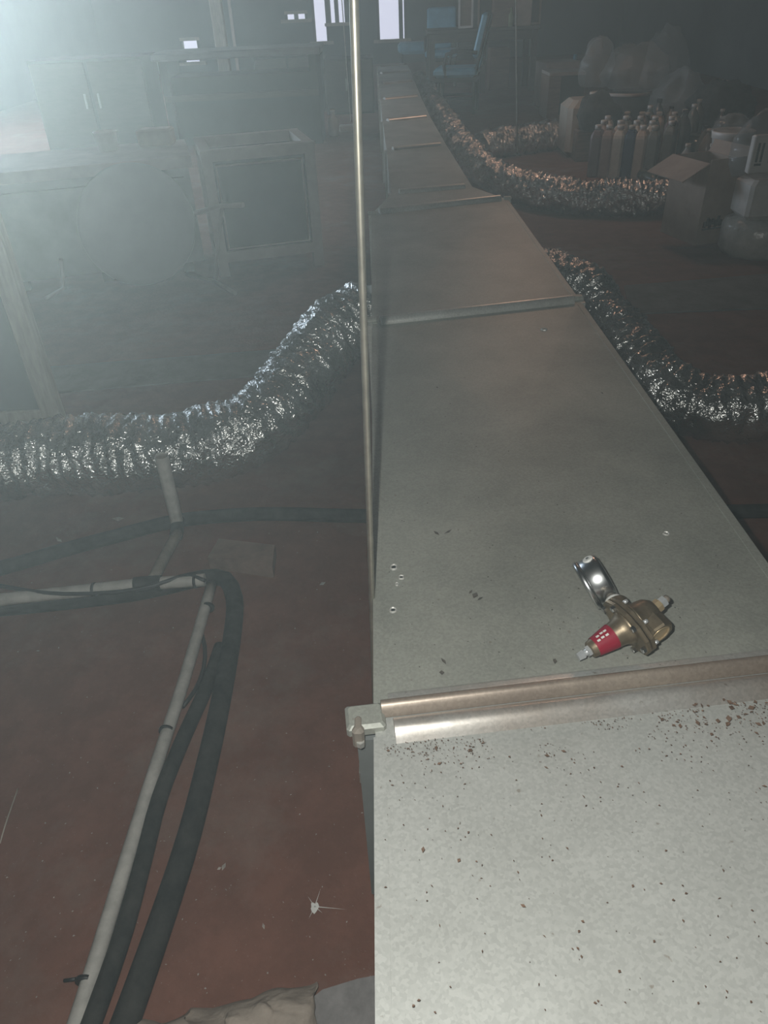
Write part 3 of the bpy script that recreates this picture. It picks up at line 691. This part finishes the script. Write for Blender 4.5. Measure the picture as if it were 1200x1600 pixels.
for sx in (-.2, .2):
    for sy in (-.16, .16): MB().tube([(p.x + sx, 13.2 + sy, 0), (p.x + sx, 13.2 + sy, .36)], .018, 8).build('leg', M_DARK, st_)
# dark table with framed things
Yt = 11.0
a_, b_ = atY(668, 44, Yt), atY(845, 44, Yt); zt_ = (a_.z + b_.z) / 2
tb = thing('dark_table', ((a_.x + b_.x) / 2, Yt + .35, 0), 'long dark wooden table behind the blue chair', 'table')
MB().box(((a_.x + b_.x) / 2, Yt + .35, zt_ - .02), (b_.x - a_.x, .7, .04), bev=.006).build('tabletop', M_WOODD, tb)
MB().box(((a_.x + b_.x) / 2, Yt + .06, zt_ - .09), (b_.x - a_.x - .1, .03, .1)).build('apron', M_WOODD, tb)
for xx in (a_.x + .06, b_.x - .06, (a_.x + b_.x) / 2):
    for yy in (Yt + .06, Yt + .64): MB().box((xx, yy, (zt_ - .04) / 2), (.07, .07, zt_ - .04)).build('leg', M_WOODD, tb)
def picture(px0, px1, Y, h, fm, bm_, lab, tilt=6):
    a, b = atY(px0, 40, Y), atY(px1, 40, Y); w = b.x - a.x; cx = (a.x + b.x) / 2
    o = thing('picture_frame', (cx, Y, zt_), lab, 'picture frame'); R = Matrix.Rotation(math.radians(-tilt), 3, 'X')
    base = Vector((cx, Y, zt_))
    MB().box(base + R @ Vector((0, 0, h / 2)), (w - .03, .012, h - .03), R=R).build('backing_board', bm_, o)
    for s in (-1, 1):
        MB().box(base + R @ Vector((s * (w / 2 - .012), -.004, h / 2)), (.024, .024, h), R=R).build('frame_side', fm, o)
        MB().box(base + R @ Vector((0, -.004, h / 2 + s * (h / 2 - .012))), (w - .048, .024, .024), R=R).build('frame_rail', fm, o)
picture(716, 739, Yt + .25, .62, M_WHITE, M_BROWN, 'tall white-edged frame leaning on the dark table, first from the window')
picture(746, 780, Yt + .35, .36, M_WHITE, M_DARK, 'white-edged dark frame standing behind the blue chair back')
picture(826, 844, Yt + .3, .5, M_WHITE, M_DARK, 'narrow white-edged frame at the outer end of the dark table')
a1, b1 = atY(770, 42, Yt + .15), atY(802, 42, Yt + .15)
MB().box(((a1.x + b1.x) / 2, Yt + .22, zt_ + .22), (b1.x - a1.x, .2, .44), bev=.005).build('brown_carton', M_BROWN, None, label='reddish brown carton on the dark table beside the chair back', category='carton')
a1, b1 = atY(806, 42, Yt + .15), atY(828, 42, Yt + .15)
MB().box(((a1.x + b1.x) / 2, Yt + .2, zt_ + .15), (b1.x - a1.x, .22, .30), bev=.005).build('brown_carton', M_CARD, None, label='pale brown carton on the dark table next to the narrow frame', category='carton')
a1 = atY(798, 42, Yt + .08); MB().lathe((a1.x, Yt + .08, zt_), (0, 0, 1), [(0, .035), (.12, .035), (.15, .014), (.2, .014)], 14).build('glass_bottle', mat('green_glass', (.16, .18, .09), .25), None, label='greenish bottle at the front edge of the dark table', category='bottle')
# dark carton wall under the table
a1, b1 = atY(762, 90, Yt + .5), atY(792, 90, Yt + .5)
MB().box(((a1.x + b1.x) / 2, Yt + .38, .24), (b1.x - a1.x, .3, .48), bev=.005).build('brown_carton', M_BROWN, None, label='brown carton stored under the dark table', category='carton')
# hanger wires
for (q0, q1, lab, Y) in (((806, 0), (808, 240), 'thin pale hanger wire dropping to the far foil hose', P(808, 243, .1).y), ((537, 40), (548, 190), 'thin hanger wire dropping in front of the dark cupboard', 8.8)):
    t_, b_ = PY(*q0, Y), PY(*q1, Y); d = (t_ - b_); t_ = b_ + d * ((ZC - b_.z) / d.z)
    MB().tube([b_, t_], .005, 6).build('hanger_wire', M_PVC, None, label=lab, category='wire')

# ================================================================== RIGHT SIDE CLUTTER
# open cardboard box
A_, B_, D_ = P(1085, 384, 0), P(1141, 376, 0), P(1044, 362, 0)
ex = (B_ - A_); ey = (D_ - A_); wx = ex.length; ex.normalize(); ey = (ey - ex * ey.dot(ex)); wy = max(.3, ey.length); ey.normalize()
hb_ = PY(1087, 258, A_.y).z
bx_ = thing('cardboard_box', A_ + ex * wx / 2 + ey * wy / 2, 'open brown cardboard box with one flap standing out, on the floor', 'box')
def cb_(u0, u1, v0, v1, z0, z1, name, m=M_CARD):
    q = [A_ + ex * u + ey * v for u, v in ((u0, v0), (u1, v0), (u1, v1), (u0, v1))]
    return MB().hexa([Vector((p.x, p.y, z0)) for p in q], [Vector((p.x, p.y, z1)) for p in q]).build(name, m, bx_)
tt = .006
fr_ = cb_(0, wx, 0, tt, 0, hb_, 'front_panel'); cb_(0, wx, wy - tt, wy, 0, hb_, 'rear_panel')
cb_(0, tt, tt, wy - tt, 0, hb_, 'side_panel'); cb_(wx - tt, wx, tt, wy - tt, 0, hb_, 'side_panel'); cb_(tt, wx - tt, tt, wy - tt, 0, tt, 'base_panel', M_CARDIN)
def flap(p0, p1, out, L_):
    q = [p0, p1, p1 + out * L_, p0 + out * L_]; nn = (p1 - p0).cross(out).normalized() * .005
    MB().hexa(q, [v + nn for v in q]).build('flap', M_CARD, bx_)
Z_ = Vector((0, 0, 1)); top = lambda u, v: A_ + ex * u + ey * v + Z_ * hb_
flap(top(0, 0), top(0, wy), (-ex * .85 - Z_ * .42).normalized(), .16)
flap(top(wx, 0), top(wx, wy), (ex * .35 + Z_ * .93).normalized(), .06)
flap(top(0, wy), top(wx, wy), (-ey * .3 - Z_ * .9).normalized(), .10)
flap(top(0, 0), top(wx, 0), (-ey * .05 - Z_ * .2 + Z_ * 1.1).normalized(), .02)
for k in range(7):
    u = .015 + .016 * k
    q = A_ + ex * (u + .02) - ey * .0015 + Z_ * (hb_ * (.26 + .03 * (k % 2)))
    MB().box(q, (.014, .003, .03 + .01 * (k % 3)), rz=math.atan2(ex.y, ex.x)).build('box_print', M_INK, fr_)
q = A_ + ex * .09 - ey * .0015 + Z_ * (hb_ * .2); MB().box(q, (.13, .003, .008), rz=math.atan2(ex.y, ex.x)).build('box_print', M_INK, fr_)

# film wrapped roll, white canister, film bag with packet
M_WRAP = mat('film_wrapped_grey', (.48, .46, .42), .25, var=.35, scale=9, bump=.5, bscale=24, dist=.01)
rr = .185; c = P(1188, 410, 0) + Vector((.055, rr, 0))
def wobble_lathe(c, prof, n, seed, amp):
    rg = []
    for h, r in prof:
        rg.append([Vector(c) + Vector((math.cos(a) * r * (1 + amp * noise.noise(Vector((math.cos(a) * 3, math.sin(a) * 3, h * 14 + seed)))), math.sin(a) * r * (1 + amp * noise.noise(Vector((math.cos(a) * 3, math.sin(a) * 3, h * 14 + seed + 4)))), h)) for a in (2 * math.pi * k / n for k in range(n))])
    return MB().rings(rg, True, True, True)
wobble_lathe(c, [(0, rr * .92), (.03, rr), (.09, rr * 1.01), (.13, rr * .99), (.155, rr * .93), (.17, rr * .75), (.17, rr * .3)], 48, 2, .05).build('wrapped_roll', M_WRAP, None, label='flat grey roll wrapped in shiny film, under the white canister', category='roll')
cc = Vector((PY(1154, 320, c.y).x + .11, c.y, .17)); can = thing('plastic_canister', cc, 'white plastic canister standing on the wrapped roll', 'canister')
MB().box((cc.x + .02, cc.y, .26), (.26, .20, .18), bev=.022).build('canister_body', M_WHITE, can)
MB().box((cc.x + .06, cc.y - .104, .255), (.13, .010, .13), bev=.003).build('canister_label', M_CARD, can)
bz = .35
bag = thing('film_bag', Vector((cc.x + .05, cc.y, bz)), 'clear film bag holding a white printed packet, on the white canister', 'bag')
MB().lump((cc.x - .055, cc.y + .01, bz + .115), (.135, .095, .155), 5, .2, 2.0, crease=.14).build('film', M_FILM, bag)
pk = MB().box((cc.x - .085, cc.y - .11, bz + .12), (.15, .04, .16), bev=.006).build('packet', M_WHITE, bag)
yf = cc.y - .1315
for dx_, hh in ((-.05, .08), (-.03, .08), (.01, .085), (.035, .085)):
    MB().box((cc.x - .085 + dx_, yf, bz + .13), (.009, .003, hh)).build('packet_print', M_INK, pk)
MB().box((cc.x - .085 + .022, yf, bz + .168), (.016, .003, .009)).build('packet_print', M_INK, pk)
MB().box((cc.x - .085 - .04, yf, bz + .08), (.03, .003, .009)).build('packet_print', M_INK, pk)
# white bucket behind the box (on a lower carton)
pbk = P(1150, 300, 0); Yk = pbk.y
tz = PY(1147, 203, Yk); bz0 = PY(1147, 262, Yk).z
rB = (PY(1178, 210, Yk).x - PY(1116, 210, Yk).x) / 2
MB().box((tz.x, Yk, bz0 / 2), (.44, .4, bz0), rz=.2, bev=.006).build('brown_carton', M_CARD, None, label='closed brown carton carrying the white bucket', category='carton')
bk = thing('plastic_bucket', (tz.x, Yk, bz0), 'white plastic bucket with rim, standing behind the open cardboard box', 'bucket')
hB = tz.z - bz0
MB().lathe((tz.x, Yk, bz0), Z_, [(0, rB * .8), (hB * .78, rB * .95), (hB * .8, rB * 1.0), (hB * .9, rB * 1.02), (hB * .98, rB * 1.04), (hB, rB * 1.0), (hB - .01, rB * .93)], 36).build('bucket_shell', M_WHITE, bk)
MB().lathe((tz.x, Yk, bz0), Z_, [(hB * .55, rB * .935), (hB * .57, rB * .96), (hB * .6, rB * .945)], 36, cap=False).build('bucket_band', M_CREAM, bk)
MB().lump((tz.x - .02, Yk, tz.z + .02), (.1, .1, .06), 8, .3, 2.2, crease=.3).build('crumpled_film', M_FILM, None, label='crumpled clear film lying on top of the white bucket', category='film')

# jugs
def make_jug(m, capm, label, w=.080, d=.17, h=.33):
    o = thing('plastic_jug', (0, 0, 0), label, 'jug', 'plastic jugs in rows')
    def rr_(sx, sy, z, ox=0):
        e = min(sx, sy) * .35
        return [Vector((x + 0, y + ox, z)) for x, y in ((-sx, -sy + e), (-sx + e, -sy), (sx - e, -sy), (sx, -sy + e), (sx, sy - e), (sx - e, sy), (-sx + e, sy), (-sx, sy - e))]
    a, b = w / 2, d / 2
    MB().rings([rr_(a * .93, b * .93, 0), rr_(a, b, .012), rr_(a, b, h * .76), rr_(a * .93, b * .95, h * .82), rr_(a * .62, b * .7, h * .89, -.01), rr_(.019, .019, h * .9, -.03), rr_(.019, .019, h * .93, -.03)], True, True).build('jug_body', m, o)
    MB().lathe((0, -.03, h * .925), Z_, [(0, .022), (.022, .022), (.025, .018)], 12).build('cap', capm, o)
    MB().tube([(0, -.005, h * .88), (0, .02, h * .96), (0, .06, h * .94), (0, b * .85, h * .76)], .011, 8).build('handle', m, o)
    return o
mj = {k: mat('jug_' + k, c, .45, var=.2, scale=12) for k, c in dict(plum=(.15, .10, .11), tan=(.34, .24, .20), cream=(.58, .53, .45), navy=(.022, .04, .11), beige=(.52, .42, .34), grey=(.18, .18, .16), olive=(.11, .115, .09)).items()}
jp = P(922, 279, 0); jug0 = make_jug(mj['plum'], M_WHITE, 'dark plum plastic jug, first in the front row of jugs')
rowdir = (P(1003, 280, 0) - P(914, 277, 0)); L_r = rowdir.length; rowdir.normalize(); back = Vector((-rowdir.y, rowdir.x, 0)); rza = math.atan2(rowdir.y, rowdir.x)
base = P(914, 278, 0) + back * .1
spec = [('plum', M_WHITE, ''), ('tan', M_WHITE, 'tan plastic jug in the front row, between the plum and cream jugs'), ('cream', M_WHITE, 'cream plastic jug in the front row, beside the navy blue jug'), ('navy', M_CREAM, 'navy blue plastic jug in the front row of jugs'), ('beige', M_WHITE, 'beige plastic jug in the front row, just past the navy one'), ('grey', M_CREAM, 'dull grey plastic jug ending the front row of jugs')]
stp = .138
for i, (kk, cm, lb_) in enumerate(spec):
    p = base + rowdir * (.045 + L_r / 5.2 * i)
    if i == 0: jug0.location = (p.x, p.y, 0); jug0.rotation_euler = (0, 0, rza)
    else: clone(jug0, (p.x, p.y, 0), rza + random.uniform(-.08, .08), lb_, recolor={'jug_body': mj[kk], 'handle': mj[kk], 'cap': cm})
kks = ['grey', 'tan', 'cream', 'olive', 'beige', 'grey', 'plum', 'cream']
for rw in (1, 2, 3):
    for i in range(5):
        p = base + back * (.215 * rw) + rowdir * (.06 + .112 * i + random.uniform(-.012, .012))
        kk = kks[(i * 3 + rw) % 8]
        if rw == 3 and i == 0: continue
        clone(jug0, (p.x, p.y, 0), rza + random.uniform(-.12, .12), 'dusty %s plastic jug in row %s of the crowded jugs' % (kk, ('', 'two', 'three', 'four')[rw]), 'dusty jugs behind the front row', recolor={'jug_body': mj[kk], 'handle': mj[kk]})
# heap of odd bottles to the right of the jugs
mbt = [mat('bottle_%d' % i, c, .2, var=.3, scale=10) for i, c in enumerate(((.16, .17, .15), (.07, .085, .07), (.28, .27, .25), (.10, .11, .12)))]
bt0 = thing('plastic_bottle', (0, 0, 0), 'dull plastic bottle in the jumbled heap behind the open box', 'bottle', 'bottles heaped behind the box')
MB().lathe((0, 0, 0), Z_, [(0, .042), (.01, .05), (.15, .05), (.2, .03), (.22, .016), (.235, .016)], 16).build('bottle_body', mbt[0], bt0)
MB().lathe((0, 0, .232), Z_, [(0, .019), (.02, .019)], 12).build('cap', M_WHITE, bt0)
first = True
spots = []
def clear_of(p, d):
    u_, v_ = (p - base).dot(rowdir), (p - base).dot(back)
    return not (-.1 < u_ < .72 and -.2 < v_ < .85) and all((p - q).length > d for q in spots)
for i in range(2000):
    p = P(random.uniform(1000, 1122), random.uniform(212, 290), 0)
    if clear_of(p, .17): spots.append(p)
    if len(spots) == 30: break
for i, p in enumerate(spots):
    if first: bt0.location = p; o = bt0; first = False
    else: o = clone(bt0, p, random.uniform(0, 6), recolor={'bottle_body': mbt[i % 4], 'cap': (M_WHITE, M_DARK, M_CREAM)[i % 3]})
    s_ = random.uniform(.95, 1.3); o.scale = (s_, s_, s_)
    if i % 4 == 1: o.rotation_euler = (math.radians(88), 0, random.uniform(0, 6)); o.location.z = .05 * s_
    o['label'] = '%s plastic bottle %s in the jumbled heap behind the open box' % (('grey', 'dark olive', 'pale', 'slate')[i % 4] if i else 'dull grey', 'lying down' if i % 4 == 1 else 'standing')
# bags behind
for (px, py, rad, sd, mm, lab, zz) in ((1052, 190, (.24, .22, .24), 11, M_FILM, 'greyish film bag slumped behind the bottles', 0), (1120, 200, (.26, .22, .22), 12, M_BLACK, 'black bag slumped behind the bottle heap', 0), (1030, 160, (.22, .2, .40), 13, M_FILM, 'upright film bag beside the dark bucket', 0)):
    p = P(px, py, 0); MB().lump((p.x, p.y, rad[2] * .72), rad, sd, .3, 2, crease=.2).build('plastic_bag', mm, None, label=lab, category='bag')
# beige drum with black bag in front
p = P(936, 262, 0) + Vector((.0, .55, 0)); Yd = p.y
zt2 = PY(935, 152, Yd).z
dr = thing('plastic_drum', (p.x, Yd, 0), 'tall beige drum with rounded shoulder behind the jugs', 'drum')
MB().box((p.x, Yd, zt2 / 2), (.36, .34, zt2), bev=.05).build('drum_body', M_CREAM, dr)
MB().lathe((p.x + .06, Yd, zt2 - .004), Z_, [(0, .05), (.04, .05), (.045, .04)], 16).build('drum_cap', M_CREAM, dr)
yb_ = Yd - .25; q = PY(930, 190, yb_)
zz = .22
MB().box((q.x + .03, yb_ + .01, zz / 2), (.34, .13, zz), bev=.01).build('brown_carton', M_BROWN, None, label='brown carton under the black bag, behind the plum jug', category='carton')
MB().lump((q.x + .02, yb_ - .02, zz + .095), (.155, .12, .14), 21, .3, 2, crease=.1).build('plastic_bag', M_BLACK, None, label='knotted black bag in front of the beige drum', category='bag')
# dark bucket with film bag on top
p = P(988, 232, 0) + Vector((.05, .5, 0)); Yd = p.y; zt3 = PY(985, 142, Yd).z; rD = .19
dk = thing('plastic_bucket', (p.x, Yd, 0), 'tall black bucket with a pale rim behind the jugs', 'bucket')
MB().lathe((p.x, Yd, 0), Z_, [(0, rD * .82), (zt3 - .02, rD), (zt3 - .02, rD * .94)], 32).build('bucket_shell', M_DARK, dk)
MB().lathe((p.x, Yd, zt3 - .025), Z_, [(0, rD * 1.0), (.0, rD * 1.05), (.022, rD * 1.05), (.025, rD * .96)], 32, cap=False).build('bucket_rim', M_STEELL, dk)
MB().lump((p.x + .03, Yd, zt3 + .14), (.25, .22, .19), 31, .25, 1.8, crease=.22).build('plastic_bag', M_FILM, None, label='big clear film bag bulging over the black bucket', category='bag')
p2 = PY(938, 150, Yd + .35)
MB().lump((p2.x - .14, Yd + .02, zt2 + .145), (.13, .12, .2), 33, .25, 1.8, crease=.22).build('plastic_bag', M_FILM, None, label='clear film bag standing on the beige drum', category='bag')
# brown crate, pale carton, at the back
p = P(884, 188, 0); Yc = p.y + .1; zc_ = PY(884, 118, Yc).z
l_, r2 = PY(856, 150, Yc), PY(912, 150, Yc)
kr = thing('brown_crate', ((l_.x + r2.x) / 2, Yc + .2, 0), 'brown sided dark crate behind the far foil hose', 'crate')
ww = r2.x - l_.x; cx_ = (l_.x + r2.x) / 2
MB().box((cx_, Yc + .2, .02), (ww, .4, .04)).build('base_board', M_BROWN, kr)
MB().box((l_.x + .06, Yc + .2, zc_ / 2 + .02), (.12, .42, zc_ - .04), bev=.004).build('side_board', M_BROWN, kr)
MB().box((cx_ + .06, Yc + .02, zc_ / 2 + .02), (ww - .12, .04, zc_ - .04)).build('front_board', M_DARK, kr)
MB().box((cx_ + .06, Yc + .39, zc_ / 2 + .02), (ww - .12, .03, zc_ - .04)).build('rear_board', M_BROWN, kr)
MB().box((cx_ + .0, Yc + .2, zc_ + .015), (ww, .42, .03)).build('crate_lid', M_STEELL, kr)
Yc2 = Yc + .8; l_, r2 = PY(850, 100, Yc2), PY(906, 100, Yc2); zz = PY(878, 97, Yc2).z
MB().box(((l_.x + r2.x) / 2, Yc2 + .2, zz / 2), (r2.x - l_.x, .4, zz), rz=.1, bev=.008).build('pale_carton', M_STEELL, None, label='pale grey carton standing behind the brown crate', category='carton')
p = PY(904, 100, Yc2 + .3); MB().lathe((p.x, Yc2 + .5, 0), Z_, [(0, .05), (p.z - .05, .05), (p.z, .02), (p.z + .08, .02)], 14).build('blue_bottle', M_BLUE, None, label='tall thin blue bottle beside the pale carton', category='bottle')

# ================================================================== LITTER
def flakes(name, m, pts, label, zbase, parent=None):
    mb = MB()
    for (p, s) in pts:
        a = random.uniform(0, 6.28); el = random.uniform(.25, .8); up_ = random.uniform(0, .5) * s
        d = Vector((math.cos(a), math.sin(a), 0)); e = Vector((-d.y, d.x, 0))
        z = Vector((0, 0, zbase(p) if callable(zbase) else zbase)); p = Vector((p.x, p.y, 0)) + z
        mb.add([p - d * s, p - e * s * el + Vector((0, 0, .0008)), p + d * s + Vector((0, 0, up_)), p + e * s * el + Vector((0, 0, .001))], [(0, 1, 2), (0, 2, 3)])
    return mb.build(name, m, None, kind='stuff', label=label, category='litter')
M_LEAF = mat('dry_leaf_crumbs', (.20, .12, .08), .85, var=.6, scale=80)
pts = []
for i in range(1000):
    u = random.random(); x = 600 + 620 * u
    yb = 1165 - (x - 600) * .118
    dy_ = abs(random.gauss(0, 1)) * (26 if random.random() < .75 else 110)
    dens = noise.noise(Vector((x * .012, dy_ * .02, 1)))
    if dens < -.12: continue
    pts.append((P(x, yb + dy_ + 6, ZT), random.uniform(.0004, .0014) * (2.4 if random.random() < .06 else 1)))
for i in range(110): pts.append((P(random.uniform(600, 1195), random.uniform(1180, 1590), ZT), random.uniform(.0006, .0019)))
for i in range(30): pts.append((P(random.uniform(1080, 1195), random.uniform(1100, 1140), ZT), random.uniform(.0015, .0045)))
def ztop(p): return ZT + .008
flakes('leaf_litter', M_LEAF, pts, 'brown dry leaf crumbs scattered on the nearest duct section', ztop)
pts = []
for i in range(200):
    x, y = random.uniform(600, 1180), random.uniform(600, 1060)
    if x > 560 + 640 * (y / 885.0) - 60 and y < 885: continue
    pts.append((P(x, y, ZT), random.uniform(.0006, .0016)))
for (x, y, s) in ((742, 937, .006), (750, 942, .005), (735, 932, .004), (682, 840, .006), (700, 838, .007), (693, 1040, .006), (690, 1058, .004), (866, 1040, .005), (940, 620, .004), (683, 611, .005)): pts.append((P(x, y, ZT), s))
flakes('dust_litter', mat('dust_crumbs', (.11, .095, .08), .9, var=.5, scale=60), pts, 'dark dust crumbs around the regulator on the duct', ztop)
pts = []
for i in range(260):
    x, y = random.uniform(0, 570), random.uniform(780, 1590); pts.append((P(x, y, 0), random.uniform(.0006, .0022)))
for (x, y, s) in ((350, 1355, .007), (343, 1358, .004), (185, 812, .016), (93, 845, .012), (504, 913, .008), (60, 1018, .004), (412, 1448, .005)): pts.append((P(x, y, 0), s))
flakes('floor_litter', mat('pale_crumbs', (.46, .41, .36), .9, var=.6, scale=60), pts, 'pale crumbs and flakes scattered on the red floor', .0015)
# white splash with rays on the floor
c = P(492, 1418, 0); mb = MB()
mb.add([c + Vector((math.cos(a) * (.007 + .004 * noise.noise(Vector((a * 3, 1, 0)))), math.sin(a) * (.008 + .003 * math.sin(a * 3)), .002)) for a in (2 * math.pi * k / 12 for k in range(12))], [tuple(range(12))])
for a, l in ((1.3, .03), (2.2, .02), (4.3, .02), (5.6, .016), (-.12, .05)):
    d = Vector((math.cos(a), math.sin(a), 0)); e = Vector((-d.y, d.x, 0)) * .0007
    mb.add([c + e + Vector((0, 0, .003)), c - e + Vector((0, 0, .003)), c + d * l + Vector((0, 0, .003))], [(0, 1, 2)])
mb.build('paint_splash', M_TAPE, None, label='small white star-shaped splash on the red floor near the duct', category='splash')
MB().tube(spline([P(0, 1318, .01), P(8, 1290, .02), P(20, 1255, .015), P(28, 1232, .01)], .01), .0012, 6).build('dry_straw', M_CREAM, None, label='thin dry straw stalk on the red floor at the photo edge', category='straw')

# ================================================================== HAZE
hz = MB().box(((XL + XR) / 2, (YB + YF) / 2, ZC / 2), (XR - XL + 1.2, YF - YB + 1.2, ZC + .8)).build('haze', None or M_INK, None, kind='stuff', label='thin dusty haze hanging in the whole room', category='haze')
m = bpy.data.materials.new('dusty_haze'); m.use_nodes = True; nt = m.node_tree  # scattering volume added to carry the flash's veil of glare
for nn in list(nt.nodes):
    if nn.type == 'BSDF_PRINCIPLED': nt.nodes.remove(nn)
vs_ = nt.nodes.new('ShaderNodeVolumeScatter'); vs_.inputs['Color'].default_value = (0.80, 0.95, 1.0, 1)
vs_.inputs['Density'].default_value = 0.0258; vs_.inputs['Anisotropy'].default_value = 0.65
nt.links.new(vs_.outputs[0], nt.nodes['Material Output'].inputs['Volume'])
hz.data.materials[0] = m
